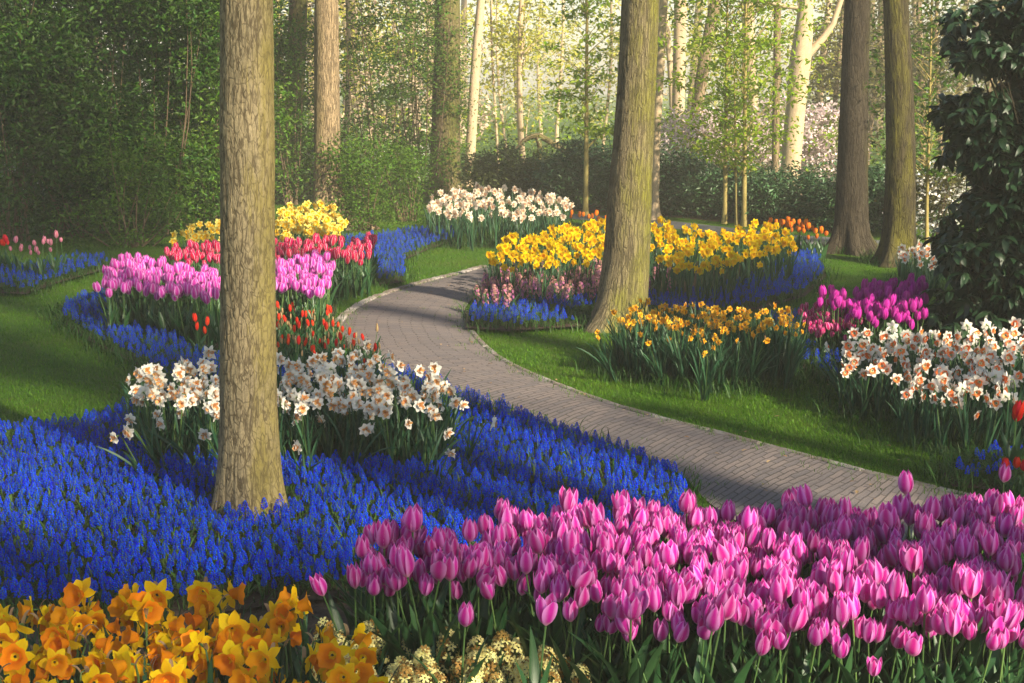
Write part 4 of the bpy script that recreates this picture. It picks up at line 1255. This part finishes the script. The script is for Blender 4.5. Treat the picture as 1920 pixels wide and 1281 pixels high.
def cloud(r, c, rad, n, shell=0.45, zmin=-9):
    d = r.normal(0, 1, (n, 3)); d /= np.linalg.norm(d, axis=1)[:, None]
    p = d * (r.random(n) ** shell)[:, None] * np.asarray(rad) + np.asarray(c)
    return p[p[:, 2] > zmin]

def leafage(g, r, centers, per, crad, size, droop=0.0, aspect=0.5, mat=0, up=0.5, zmin=0.02, flat=0.62):
    centers = np.asarray(centers)
    n = len(centers) * per
    idx = np.repeat(np.arange(len(centers)), per)
    cr = crad * r.uniform(0.5, 1.3, len(centers))[idx]
    P = centers[idx] + r.normal(0, 0.5, (n, 3)) * cr[:, None] * np.array([1, 1, flat])
    P = P[P[:, 2] > zmin]
    V, pv, T = cards(P, size, r, droop, aspect, up=up)
    g.add(V, pv, tris=T, mat=mat)

def twig_tubes(g, r, start, ends, r0, bend=0.15, seg=4, mat=0, n=5):
    for e in ends:
        e = np.asarray(e); s = np.asarray(start(e) if callable(start) else start)
        t = np.linspace(0, 1, n)[:, None]
        mid_ = (s + e) / 2 + r.normal(0, bend, 3) * np.linalg.norm(e - s)
        p = (1 - t) ** 2 * s + 2 * t * (1 - t) * mid_ + t ** 2 * e
        tube(g, p, r0 * (1 - 0.8 * t[:, 0]), seg, mat, r.random(), world_uv=True)

def shrub(name, label, cat, px, py, depth_off, blobs, leafmat, nclus, per, crad, size, seed, droop=0.1, aspect=0.5, flowers=None, stems=10, group=None, shell=0.4, stem_r=0.012, depth=None, up=0.5):
    """foot at picture point px, py (plus depth_off metres); blobs: (dx, dy, z, rx, ry, rz) in metres"""
    b = G(px, py)
    if depth is not None:
        b = at(px, py, depth); b[2] = 0
    b[1] += depth_off
    r = np.random.default_rng(seed)
    root = thing(name, label, cat, (b[0], b[1], 0), group)
    g = Geo()
    vol = np.array([q[3] * q[4] * q[5] for q in blobs]) ** 0.67; vol /= vol.sum()
    cs = []
    for q, wv in zip(blobs, vol):
        cs.append(cloud(r, q[:3], q[3:], max(3, int(nclus * wv)), shell, 0.03))
    cs = np.vstack(cs)
    leafage(g, r, cs, per, crad, size, droop, aspect, up=up)
    g.obj('foliage', [M[leafmat]], root)
    if stems:
        g = Geo()
        e = cs[r.permutation(len(cs))[:stems]]
        twig_tubes(g, r, lambda e: np.array([e[0] * .25 + r.normal(0, .05), e[1] * .25, 0.0]), e, stem_r, 0.08)
        g.obj('stem', [M['twig']], root)
    if flowers:
        fm, nf, fper, fsz = flowers
        g = Geo()
        d = []
        for q, wv in zip(blobs, vol):
            d.append(cloud(r, q[:3], [k * 1.04 for k in q[3:]], max(3, int(nf * wv)), 0.15, 0.1))
        leafage(g, r, np.vstack(d), fper, crad * 0.8, fsz, 0, 0.8)
        g.obj('blossom', [M[fm]], root)
    return root

# the six large trunks
def upper_limbs(root, axis, rad, seed, n=5, z0=5.5, z1=8.8, crown=None, mat='bark_tan', reach=2.6):
    r = np.random.default_rng(seed)
    ends = []
    for k in range(n):
        z = r.uniform(z0, z1); a = r.uniform(0, 6.28)
        p0 = axis(z); L = reach * r.uniform(.6, 1.2)
        e = p0 + np.array([math.cos(a) * L, math.sin(a) * L, L * r.uniform(.5, 1.0)])
        g = Geo(); twig_tubes(g, r, p0, [e], rad(z) * 0.45, 0.1, 6)
        g.obj('branch', [M[mat]], root)
        ends.append(e)
    if crown:
        g = Geo()
        cs = np.vstack([cloud(r, e, (1.7, 1.7, .8), 34, .6) for e in ends])
        leafage(g, r, cs, crown * 2, 0.6, 0.16)
        g.obj('crown', [M['f_bright']], root)

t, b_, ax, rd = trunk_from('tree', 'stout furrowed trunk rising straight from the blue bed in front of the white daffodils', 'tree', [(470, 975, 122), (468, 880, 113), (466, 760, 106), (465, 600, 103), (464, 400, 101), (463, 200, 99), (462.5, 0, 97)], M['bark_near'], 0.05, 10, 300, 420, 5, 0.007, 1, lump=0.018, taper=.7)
upper_limbs(t, ax, rd, 1, 5, 7, 9.8, 14)
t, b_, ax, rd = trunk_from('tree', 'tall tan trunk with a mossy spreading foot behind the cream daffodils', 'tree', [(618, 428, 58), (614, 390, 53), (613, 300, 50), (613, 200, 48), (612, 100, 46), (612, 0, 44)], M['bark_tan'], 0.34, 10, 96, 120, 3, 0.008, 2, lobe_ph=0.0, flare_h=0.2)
upper_limbs(t, ax, rd, 2, 5, 7, 9.8, 14)
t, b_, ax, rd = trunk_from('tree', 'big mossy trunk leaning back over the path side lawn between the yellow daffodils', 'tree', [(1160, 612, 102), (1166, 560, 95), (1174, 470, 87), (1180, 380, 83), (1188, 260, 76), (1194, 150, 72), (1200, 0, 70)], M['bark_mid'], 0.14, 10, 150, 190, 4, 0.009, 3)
upper_limbs(t, ax, rd, 3, 5, 7, 9.8, 14)
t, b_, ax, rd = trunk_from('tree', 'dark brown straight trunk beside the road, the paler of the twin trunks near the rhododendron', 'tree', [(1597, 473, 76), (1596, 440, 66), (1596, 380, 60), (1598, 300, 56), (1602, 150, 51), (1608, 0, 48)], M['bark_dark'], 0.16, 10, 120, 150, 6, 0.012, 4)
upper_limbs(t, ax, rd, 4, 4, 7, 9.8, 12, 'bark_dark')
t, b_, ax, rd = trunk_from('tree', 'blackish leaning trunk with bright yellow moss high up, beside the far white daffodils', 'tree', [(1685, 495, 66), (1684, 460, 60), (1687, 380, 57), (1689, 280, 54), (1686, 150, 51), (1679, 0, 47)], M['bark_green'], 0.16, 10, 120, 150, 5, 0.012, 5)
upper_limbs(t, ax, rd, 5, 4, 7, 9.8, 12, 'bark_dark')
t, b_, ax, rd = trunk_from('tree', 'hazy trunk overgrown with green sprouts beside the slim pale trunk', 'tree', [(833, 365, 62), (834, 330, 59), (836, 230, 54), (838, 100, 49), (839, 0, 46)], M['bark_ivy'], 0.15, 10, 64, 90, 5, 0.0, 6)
r = np.random.default_rng(66)
g = Geo()
zc = r.uniform(0.3, 3.2, 90); ac = r.uniform(-3.2, 0.3, 90)
cs = np.stack([np.array([ax(z)[0] for z in zc]) + 0.33 * np.cos(ac), 0.33 * np.sin(ac), zc], -1)
leafage(g, r, cs, 45, 0.28, 0.055, 0.3)
g.obj('ivy', [M['f_bright']], t)
trunk_from('tree', 'slim pale trunk standing just behind the blush daffodils', 'tree', [(879, 352, 20), (881, 300, 19), (887, 200, 19), (893, 100, 17), (902, 0, 15)], M['bark_pale'], 0.04, 9, 32, 50, 4, 0, 7)
trunk_from('tree', 'thin sunlit trunk peeping out just behind the big mossy trunk', 'tree', [(1228, 412, 18), (1228, 380, 14), (1231, 250, 15), (1238, 120, 17), (1243, 0, 19)], M['bark_pale'], 0.07, 9, 32, 50, 4, 0, 8)
trunk_from('tree', 'pale upright trunk behind the evergreen shrubs next to the leaning one', 'tree', [(1271, 345, 26), (1271, 300, 25), (1272, 180, 24), (1276, 0, 24)], M['bark_pale'], 0.06, 9, 32, 50, 4, 0, 9)
trunk_from('tree', 'pale trunk leaning away from the upright one behind the evergreen shrubs', 'tree', [(1293, 352, 30), (1298, 300, 28), (1310, 180, 24), (1330, 60, 22), (1342, 0, 20)], M['bark_tan'], 0.06, 7, 32, 50, 4, 0, 10)
t, b_, ax, rd = trunk_from('tree', 'pale glowing trunk that forks high, beside the lime saplings', 'tree', [(1479, 372, 42), (1482, 320, 38), (1490, 220, 37), (1500, 120, 40), (1507, 60, 34), (1512, 0, 26)], M['bark_pale'], 0.12, 9, 48, 70, 4, 0, 11)
g = Geo()
Y0 = b_[1]
p = [at(a, c, Y0) - b_ for a, c in ((1503, 118), (1522, 95), (1545, 70), (1562, 45), (1580, -10), (1610, -90))]
tube(g, p, np.array([16, 15, 13, 11, 10, 7]) * 0.5 * mpx(at(1500, 100, Y0)), 10, world_uv=True)
g.obj('branch', [M['bark_pale']], t)
g = Geo()
p = [at(a, c, Y0) - b_ for a, c in ((1500, 15), (1470, 12), (1440, 4), (1400, 2))]
tube(g, p, np.array([9, 8, 7, 4]) * 0.5 * mpx(at(1500, 100, Y0)), 8, world_uv=True)
g.obj('branch', [M['bark_pale']], t)
trunk_from('tree', 'slender brown trunk close beside the forked pale trunk', 'tree', [(1453, 366, 16), (1454, 300, 14), (1456, 150, 14), (1458, 0, 14)], M['bark_tan'], 0.05, 9, 28, 50, 4, 0, 12)
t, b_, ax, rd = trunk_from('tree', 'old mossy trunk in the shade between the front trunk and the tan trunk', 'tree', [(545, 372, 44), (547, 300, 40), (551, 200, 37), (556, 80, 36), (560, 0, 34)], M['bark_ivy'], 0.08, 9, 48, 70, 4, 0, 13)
g = Geo()
r = np.random.default_rng(67)
zc = r.uniform(0.2, 1.4, 40); ac = r.uniform(-3.2, 0.3, 40)
cs = np.stack([np.array([ax(z)[0] for z in zc]) + 0.3 * np.cos(ac), 0.3 * np.sin(ac), zc], -1)
leafage(g, r, cs, 40, 0.3, 0.06, 0.3)
g.obj('ivy', [M['f_olive']], t)

# saplings with fresh leaves
def sapling(label, line, seed, crown_z, rad, n, per, mat, trunkmat='bark_sapling', leaf=0.085, htop=4.6, crad=0.3, depth=None, cat='sapling', group=None, droop=0.15):
    t, b, ax, rd = trunk_from('sapling', label, cat, line, M[trunkmat], 0.02, htop, 14, 30, 3, 0, seed, depth=depth, taper=.3, group=group)
    r = np.random.default_rng(seed)
    zc = r.uniform(crown_z[0], crown_z[1], n)
    a = r.uniform(0, 6.28, n)
    k = np.sin(np.clip((zc - crown_z[0]) / (crown_z[1] - crown_z[0]), 0, 1) * PI * 0.8 + 0.5)
    d = rad * k * r.random(n) ** 0.6
    cs = np.stack([np.array([ax(z)[0] for z in zc]) + np.cos(a) * d, np.sin(a) * d, zc + 0.1 * d], -1)
    g = Geo(); leafage(g, r, cs, per, crad, leaf, droop, 0.48, up=1.2, flat=0.3)
    g.obj('crown', [M[mat]], t)
    g = Geo()
    twig_tubes(g, r, lambda e: ax(max(0.5, e[2] - 0.55 * math.hypot(e[0] - ax(e[2])[0], e[1]) - .1)), cs[::2], 0.009, 0.08)
    g.obj('branch', [M[trunkmat]], t)
    return t

sapling('slim sapling with sparse fresh leaves alone before the evergreen shrubs', [(1098, 404, 9), (1099, 300, 9), (1100, 150, 7), (1101, 0, 5)], 21, (1.3, 4.4), 0.75, 110, 18, 'f_lime', crad=0.24, leaf=.095)
sapling('lime leaved sapling, thinner stem of the pair behind the yellow daffodils', [(1359, 420, 8), (1360, 300, 8), (1362, 150, 6), (1364, 0, 4)], 22, (0.9, 4.5), 1.15, 125, 24, 'f_lime', crad=0.34, leaf=.09)
sapling('lime leaved sapling with the sunlit yellow stem behind the yellow daffodils', [(1395, 425, 9), (1396, 300, 8), (1397, 150, 6), (1399, 0, 4)], 23, (1.0, 4.5), 1.25, 130, 24, 'f_lime', crad=0.34, leaf=.09)
sapling('shortest lime sapling between the two taller stems', [(1381, 424, 6), (1380, 340, 5), (1378, 220, 4)], 24, (0.8, 2.4), 0.5, 40, 18, 'f_lime', htop=2.6)
sapling('thin dim green sapling in the shade beside the rhododendron', [(1737, 470, 7), (1738, 380, 6), (1742, 240, 5), (1745, 100, 4)], 25, (1.0, 3.9), 0.8, 110, 20, 'f_bright', crad=0.3)

# ------------------------------------------------------------------ thickets and shrubs
def thicket(label, px, py, doff, hgt, rx, seed, mat, ncl, per, size, z0=0.25, cat='shrub', name='thicket_shrub', crad=.34, stems=16, flowers=None, group=None, depth=None):
    bl = []
    r = np.random.default_rng(seed)
    n = max(3, int(hgt / 0.8))
    for k in range(n):
        z = z0 + (k + .5) / n * (hgt - z0)
        bl.append((r.normal(0, rx * .25), r.normal(0, rx * .2), z, rx * r.uniform(.75, 1.1), rx * r.uniform(.6, .9), (hgt - z0) / n * 0.85))
    return shrub(name, label, cat, px, py, doff, bl, mat, ncl, per, crad, size, seed, 0.35, 0.42, flowers, stems, group, 0.42, 0.014, depth)

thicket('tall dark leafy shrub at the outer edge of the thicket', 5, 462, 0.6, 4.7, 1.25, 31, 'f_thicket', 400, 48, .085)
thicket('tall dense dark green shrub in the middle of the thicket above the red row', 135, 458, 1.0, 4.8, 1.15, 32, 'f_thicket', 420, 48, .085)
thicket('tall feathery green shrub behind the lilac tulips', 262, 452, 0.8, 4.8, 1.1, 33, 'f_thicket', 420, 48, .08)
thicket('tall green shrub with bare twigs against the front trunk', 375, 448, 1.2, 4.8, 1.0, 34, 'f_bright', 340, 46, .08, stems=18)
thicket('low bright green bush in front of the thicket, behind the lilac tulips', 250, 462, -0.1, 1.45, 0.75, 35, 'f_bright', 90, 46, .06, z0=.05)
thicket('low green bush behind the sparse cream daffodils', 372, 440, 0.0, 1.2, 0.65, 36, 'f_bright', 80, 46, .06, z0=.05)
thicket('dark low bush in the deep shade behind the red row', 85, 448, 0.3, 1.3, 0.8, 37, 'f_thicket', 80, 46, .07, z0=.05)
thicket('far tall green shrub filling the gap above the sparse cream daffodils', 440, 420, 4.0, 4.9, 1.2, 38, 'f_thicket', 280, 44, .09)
thicket('hazy green shrub seen between the front trunk and the old mossy trunk', 535, 392, 0.8, 3.0, 0.55, 39, 'f_bright', 90, 44, .07)
thicket('rounded bright green bush beside the spreading mossy foot', 690, 432, 0.1, 1.25, 0.62, 40, 'f_bright', 95, 50, .055, z0=.03)
thicket('bright green bush next to the far blue flowers', 762, 420, 0.4, 1.25, 0.55, 41, 'f_bright', 90, 50, .055, z0=.03)
thicket('tall airy hazy shrub with light green leaves above the round bushes', 690, 400, 2.0, 4.9, 1.0, 42, 'f_bright', 190, 34, .085, stems=12)
thicket('tall airy shrub against the sprouting trunk', 775, 392, 2.5, 4.9, 0.75, 43, 'f_bright', 140, 34, .085, stems=10)
thicket('cream pink blossoming tree in the haze behind the airy shrubs', 705, 372, 4.5, 6.0, 1.9, 44, 'f_lime', 110, 26, .1, flowers=('blossom_cream', 420, 12, .09), name='blossom_tree', cat='blossom tree', z0=1.0)
shrub('flowering_shrub', 'long low white flowering shrub glimpsed behind the round bushes', 'shrub', 640, 372, 3.0, [(-.6, 0, .45, 1.0, .5, .45), (1.1, 0, .45, 1.1, .5, .42)], 'f_bright', 60, 30, .3, .07, 45, flowers=('blossom_white', 160, 14, .055), stems=6)
shrub('flowering_shrub', 'small white flowering shrub between the old mossy trunk and the tan trunk', 'shrub', 577, 372, 3.0, [(0, 0, .6, .35, .35, .4)], 'f_bright', 16, 30, .3, .07, 46, flowers=('blossom_white', 40, 14, .055), stems=4)
shrub('flowering_shrub', 'white speck of blossom deep in the dark thicket', 'shrub', 60, 380, 0, [(0, 0, .6, .4, .3, .3)], 'f_thicket', 16, 20, .3, .07, 47, flowers=('blossom_white', 16, 12, .05), stems=4, depth=24)

def evergreen(label, px, py, doff, w_, h_, seed, mat='f_hedge', ncl=150, flowers=None, size=.085, depth=None):
    bl = [(0, 0, h_ * .5, w_ * .5, w_ * .42, h_ * .5), (-w_ * .22, -.1, h_ * .38, w_ * .34, w_ * .35, h_ * .38), (w_ * .24, -.1, h_ * .36, w_ * .32, w_ * .35, h_ * .36)]
    return shrub('evergreen_shrub', label, 'shrub', px, py, doff, bl, mat, ncl, 42, .3, size, seed, 0.15, 0.36, flowers, 8, None, .33, .012, depth, up=0.7)
evergreen('yellowish evergreen shrub behind the blush daffodils', 945, 392, 0.8, 1.35, 1.15, 51, 'f_hedge_warm', 150)
evergreen('small glossy evergreen shrub beside the lone slim sapling', 1020, 392, 1.3, 0.9, 1.05, 52, 'f_hedge_warm', 80)
evergreen('tall dark evergreen shrub behind the lone slim sapling', 1100, 400, 0.9, 1.35, 1.25, 53, 'f_hedge', 190)
evergreen('dark evergreen shrub hidden partly by the big mossy trunk', 1190, 408, 0.9, 1.0, 1.2, 54, 'f_hedge', 120)
evergreen('dark evergreen shrub below the pair of pale trunks', 1268, 412, 0.9, 1.1, 1.15, 55, 'f_hedge', 150)
evergreen('dark evergreen shrub behind the lime saplings', 1345, 418, 1.0, 1.3, 0.95, 56, 'f_hedge', 160)
evergreen('dark evergreen shrub between the lime saplings and the forked trunk', 1425, 424, 1.2, 1.1, 0.85, 57, 'f_hedge', 130)
evergreen('dark evergreen shrub behind the roadside orange tulips', 1505, 432, 1.0, 1.2, 0.85, 58, 'f_hedge', 150)
evergreen('dark evergreen shrub in the gap between the twin trunks', 1640, 448, 1.0, 1.1, 1.05, 59, 'f_hedge', 140)
evergreen('dim evergreen shrub at the foot of the dim sapling', 1745, 448, 1.6, 1.0, 0.95, 60, 'f_hedge', 110)
shrub('flowering_shrub', 'white starry flowering shrub beside the dark rhododendron', 'shrub', 1765, 455, 0.4, [(0, 0, .55, .45, .4, .5), (.15, 0, .8, .3, .3, .3)], 'f_olive', 70, 40, .25, .06, 61, flowers=('blossom_white', 130, 9, .05), stems=8)
for k, (px, w_, h_, lab) in enumerate(((1350, 1.5, 1.5, 'pale pink blossoming shrub behind the lime saplings'), (1435, 1.2, 1.5, 'pale pink blossoming shrub beside the slender brown trunk'), (1545, 1.3, 1.75, 'pale pink blossoming shrub before the paler twin trunk'), (1650, 1.2, 1.6, 'whitish blossoming shrub seen between the twin trunks'))):
    shrub('blossom_shrub', lab, 'blossom shrub', px, 385, 4.2, [(0, 0, h_ * .55, w_ * .55, w_ * .45, h_ * .5)], 'f_lime', 60, 26, .3, .07, 62 + k, flowers=('blossom_pink', 260, 12, .075), stems=10)

# the dark rhododendron: long drooping leaves in whorls
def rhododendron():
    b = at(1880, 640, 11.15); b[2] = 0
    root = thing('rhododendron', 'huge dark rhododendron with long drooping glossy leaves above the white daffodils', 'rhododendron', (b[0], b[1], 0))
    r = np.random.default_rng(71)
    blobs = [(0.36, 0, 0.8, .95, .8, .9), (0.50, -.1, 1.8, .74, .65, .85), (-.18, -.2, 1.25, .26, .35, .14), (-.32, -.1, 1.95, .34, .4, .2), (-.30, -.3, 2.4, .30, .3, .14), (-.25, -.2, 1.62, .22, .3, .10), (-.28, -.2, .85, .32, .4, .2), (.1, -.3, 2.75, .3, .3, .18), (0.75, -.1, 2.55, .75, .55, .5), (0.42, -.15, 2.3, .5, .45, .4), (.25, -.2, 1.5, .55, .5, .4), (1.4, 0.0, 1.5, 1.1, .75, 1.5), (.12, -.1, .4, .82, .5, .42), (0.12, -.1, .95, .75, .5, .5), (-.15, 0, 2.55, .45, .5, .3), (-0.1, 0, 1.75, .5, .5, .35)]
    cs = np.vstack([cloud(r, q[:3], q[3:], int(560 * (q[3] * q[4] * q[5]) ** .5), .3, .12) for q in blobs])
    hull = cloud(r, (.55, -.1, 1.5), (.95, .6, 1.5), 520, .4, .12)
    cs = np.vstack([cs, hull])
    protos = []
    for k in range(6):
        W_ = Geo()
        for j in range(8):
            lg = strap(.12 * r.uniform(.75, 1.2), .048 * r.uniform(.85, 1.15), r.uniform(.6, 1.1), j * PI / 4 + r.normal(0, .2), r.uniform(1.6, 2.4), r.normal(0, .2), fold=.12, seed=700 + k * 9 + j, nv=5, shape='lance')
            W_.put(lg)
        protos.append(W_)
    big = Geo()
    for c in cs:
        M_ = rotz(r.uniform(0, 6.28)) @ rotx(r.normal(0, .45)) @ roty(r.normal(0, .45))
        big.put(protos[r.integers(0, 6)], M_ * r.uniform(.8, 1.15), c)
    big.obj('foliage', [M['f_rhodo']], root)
    g = Geo()
    twig_tubes(g, r, lambda e: np.array([e[0] * .3 + .3, e[1] * .3, max(0, e[2] - 1.2)]), cs[::9], .013, .1)
    g.obj('branch', [M['bark_dark']], root)
    g = Geo()
    for xx in (.2, .55, .8):
        tube(g, [(xx, .1, 0), (xx + .05, .1, 1.2), (xx - .05, .15, 2.0), (xx + .1, .1, 2.8)], [.06, .05, .04, .02], 8, world_uv=True)
    g.obj('stem', [M['bark_dark']], root)
rhododendron()

# ------------------------------------------------------------------ the wood behind
def wood_tree(px, depth, wpx, lean, seed, crown, label, group, ncl=60, per=26, mat='bark_pale', crz=(1.0, 7.0), crr=1.8, leaf=.12):
    p0 = at(px, 300, depth)
    m = mpx(p0)
    x0 = p0[0]
    rr = wpx * .5 * m
    root = thing('woodland_tree', label, 'tree', (x0, depth, 0), group)
    r = np.random.default_rng(seed)
    H = r.uniform(9, 11.5)
    g = Geo()
    zz = np.linspace(-.1, H, 26)
    line = np.stack([lean * zz + .12 * np.sin(zz * .7 + seed), .1 * np.cos(zz * .6 + seed), zz], -1)
    rad = rr * (1.0 - .55 * zz / H) * (1 + .5 * np.exp(-np.clip(zz, 0, 9) / .25))
    tube(g, line, rad, 14, 0, (seed * .173) % 1, world_uv=True)
    g.obj('trunk', [M[mat]], root)
    cs = cloud(r, (0, 0, sum(crz) / 2), (crr, crr, (crz[1] - crz[0]) / 2), ncl, .55, .4)
    cs[:, 0] += lean * cs[:, 2]
    g = Geo(); leafage(g, r, cs, per, .5, leaf)
    g.obj('crown', [M[crown]], root)
    g = Geo()
    e = cs[: max(5, ncl // 10)]
    twig_tubes(g, r, lambda e: np.array([lean * max(.8, e[2] - 1.0), 0, max(.8, e[2] - 1.0)]), e, max(.012, rr * .22), .1)
    g.obj('branch', [M[mat]], root)

GRP = 'slender trees of the hazy wood'
LAB = 'slender tree with yellow-green spring leaves in the hazy sunlit wood'
rw = np.random.default_rng(101)
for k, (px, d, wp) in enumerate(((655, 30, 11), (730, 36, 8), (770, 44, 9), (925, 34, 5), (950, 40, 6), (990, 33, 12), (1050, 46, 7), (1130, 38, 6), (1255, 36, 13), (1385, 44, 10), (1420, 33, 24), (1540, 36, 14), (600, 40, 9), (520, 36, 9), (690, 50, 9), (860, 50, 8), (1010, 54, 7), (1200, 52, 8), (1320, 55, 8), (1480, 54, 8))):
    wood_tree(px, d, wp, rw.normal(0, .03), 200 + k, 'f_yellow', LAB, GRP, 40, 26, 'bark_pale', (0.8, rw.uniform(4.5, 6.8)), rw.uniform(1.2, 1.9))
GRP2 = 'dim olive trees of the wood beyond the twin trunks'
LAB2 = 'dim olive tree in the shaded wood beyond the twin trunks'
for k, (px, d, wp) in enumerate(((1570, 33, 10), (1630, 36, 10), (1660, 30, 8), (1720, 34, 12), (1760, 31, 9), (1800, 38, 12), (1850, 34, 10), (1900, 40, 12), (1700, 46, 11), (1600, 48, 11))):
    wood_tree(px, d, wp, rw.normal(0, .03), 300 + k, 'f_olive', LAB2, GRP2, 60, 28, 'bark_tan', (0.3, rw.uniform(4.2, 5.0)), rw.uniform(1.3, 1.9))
GRP3 = 'shadowy trees behind the thicket'
LAB3 = 'shadowy green tree rising behind the thicket'
for k, (px, d, wp) in enumerate(((-60, 27, 12), (60, 29, 12), (120, 27, 11), (190, 28, 12), (245, 31, 11), (310, 30, 12), (400, 29, 12), (480, 33, 12))):
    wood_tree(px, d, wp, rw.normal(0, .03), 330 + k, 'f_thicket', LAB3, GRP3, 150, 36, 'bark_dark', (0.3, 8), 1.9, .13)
# far wood, one mass
r = np.random.default_rng(404)
g = Geo()
n = 620
cs = np.stack([r.uniform(-34, 34, n), r.uniform(58, 72, n), r.random(n) ** 1.3 * 9.5 + .2], -1)
mid_ = (cs[:, 0] > -9) & (cs[:, 0] < 10)
cs = cs[~mid_ | (r.random(n) < np.where(cs[:, 2] < 2.2, .95, .55))]
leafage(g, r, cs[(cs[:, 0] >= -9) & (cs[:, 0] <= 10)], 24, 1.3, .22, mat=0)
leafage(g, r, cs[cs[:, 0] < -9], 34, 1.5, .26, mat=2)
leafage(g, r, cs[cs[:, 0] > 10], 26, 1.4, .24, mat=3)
n2 = 40
for k in range(n2):
    x, y = r.uniform(-32, 32), r.uniform(56, 72)
    tube(g, [(x, y, 0), (x + r.normal(0, .2), y, 4), (x + r.normal(0, .4), y, 10)], [.2, .17, .1], 8, 1, r.random(), world_uv=True)
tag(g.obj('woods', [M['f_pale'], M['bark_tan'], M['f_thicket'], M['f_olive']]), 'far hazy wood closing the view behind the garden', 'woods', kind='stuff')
g = Geo()
n = 620
cs = np.stack([r.uniform(-15, 20, n), r.uniform(27.5, 54, n), r.random(n) ** 1.5 * 1.3 + .1], -1)
leafage(g, r, cs, 22, .75, .12)
tag(g.obj('undergrowth', [M['f_lime']]), 'yellow-green undergrowth covering the floor of the wood', 'undergrowth', kind='stuff')
# fallen arched limb behind the shrubs
bz = at(1005, 268, 26.5)
root = thing('fallen_limb', 'dark mossy limb arching low over the evergreen shrubs', 'branch', (bz[0], bz[1], 0))
g = Geo()
p = [at(a, c, 26.5) - np.array([bz[0], bz[1], 0]) for a, c in ((968, 280), (985, 262), (1005, 255), (1025, 262), (1050, 278), (1075, 295))]
tube(g, smooth_line(p, 18), np.r_[np.linspace(.03, .055, 9), np.linspace(.055, .05, 9)], 8, world_uv=True)
g.obj('limb', [M['bark_ivy']], root)
g = Geo()
p = [at(a, c, 26.5) - np.array([bz[0], bz[1], 0]) for a, c in ((1006, 255), (1012, 275), (1010, 310), (1012, 350))]
p[-1][2] = 0
tube(g, smooth_line(p, 10), np.linspace(.045, .06, 10), 8, world_uv=True)
g.obj('stump', [M['bark_ivy']], root)

# unseen trees added out of view, crowns shaped to shade parts of the garden
def shade_tree(x, y, z0, z1, rad, n, seed, label):
    root = thing('broadleaf_tree', label, 'tree', (x, y, 0))
    r = np.random.default_rng(seed)
    g = Geo()
    zz = np.linspace(-.1, z1 - 1, 16)
    tube(g, np.stack([.1 * np.sin(zz), .1 * np.cos(zz), zz], -1), .26 * (1 - .6 * zz / z1), 14, 0, .3, world_uv=True)
    g.obj('trunk', [M['bark_tan']], root)
    cs = cloud(r, (0, 0, (z0 + z1) / 2), (rad, rad, (z1 - z0) / 2), n, .4, 1.0)
    g = Geo(); leafage(g, r, cs, 30, .7, .16)
    g.obj('crown', [M['f_bright']], root)
    g = Geo(); twig_tubes(g, r, lambda e: np.array([0, 0, max(1.5, e[2] - 1.5)]), cs[::8], .05, .1)
    g.obj('branch', [M['bark_tan']], root)
SHADE = [(5.3, -2.2, 2.5, 12.0, 1.6, 100), (7.1, -0.3, 6.5, 12.0, 1.5, 72), (8.6, 1.1, 2.5, 7.6, 1.1, 34), (9.7, 2.2, 2.5, 7.4, 1.1, 44),
         (10.0, 8.0, 3.4, 6.6, 1.2, 90), (8.86, 6.9, 3.2, 6.2, 1.0, 60), (8.1, 3.45, 10.3, 15.0, 1.7, 110), (6.4, 1.9, 9.6, 15.0, 1.5, 110), (5.4, 0.95, 8.4, 15.0, 1.5, 240)]
for k, s in enumerate(SHADE):
    shade_tree(*s, 500 + k, ['broad leafy tree behind the viewpoint, farthest from the road', 'leafy tree behind the viewpoint, second from the lawn side', 'small crowned leafy tree beside the viewpoint', 'leafy tree beside the viewpoint, toward the road', 'leafy tree beyond the rhododendron at the lawn', 'low crowned tree beyond the rhododendron', 'tall bare-stemmed tree with a high crown beside the viewpoint', 'tall tree with a high crown nearest the viewpoint', 'tall tree whose high crown leans toward the viewpoint'][k])

# ------------------------------------------------------------------ haze
HAZE = 0.0036
m = bpy.data.materials.new('haze_air'); m.use_nodes = True
t_ = m.node_tree; t_.nodes.clear()
o_ = t_.nodes.new('ShaderNodeOutputMaterial')
v_ = t_.nodes.new('ShaderNodeVolumePrincipled')
v_.inputs['Color'].default_value = (1.0, 0.94, 0.78, 1)
v_.inputs['Density'].default_value = HAZE
v_.inputs['Anisotropy'].default_value = 0.0
t_.links.new(v_.outputs[0], o_.inputs['Volume'])
me = bpy.data.meshes.new('haze')
X, Y0_, Y1_, Z0_, Z1_ = 160.0, -70.0, 230.0, -1.0, 16.0
me.from_pydata([(-X, Y0_, Z0_), (X, Y0_, Z0_), (X, Y1_, Z0_), (-X, Y1_, Z0_), (-X, Y0_, Z1_), (X, Y0_, Z1_), (X, Y1_, Z1_), (-X, Y1_, Z1_)], [], [(3, 2, 1, 0), (4, 5, 6, 7), (0, 1, 5, 4), (1, 2, 6, 5), (2, 3, 7, 6), (3, 0, 4, 7)])
me.materials.append(m)
tag(link_mesh('haze', me), kind='stuff')

print('COUNTS', COUNT, 'muscari', len(big_m), 'objects', len(bpy.data.objects))
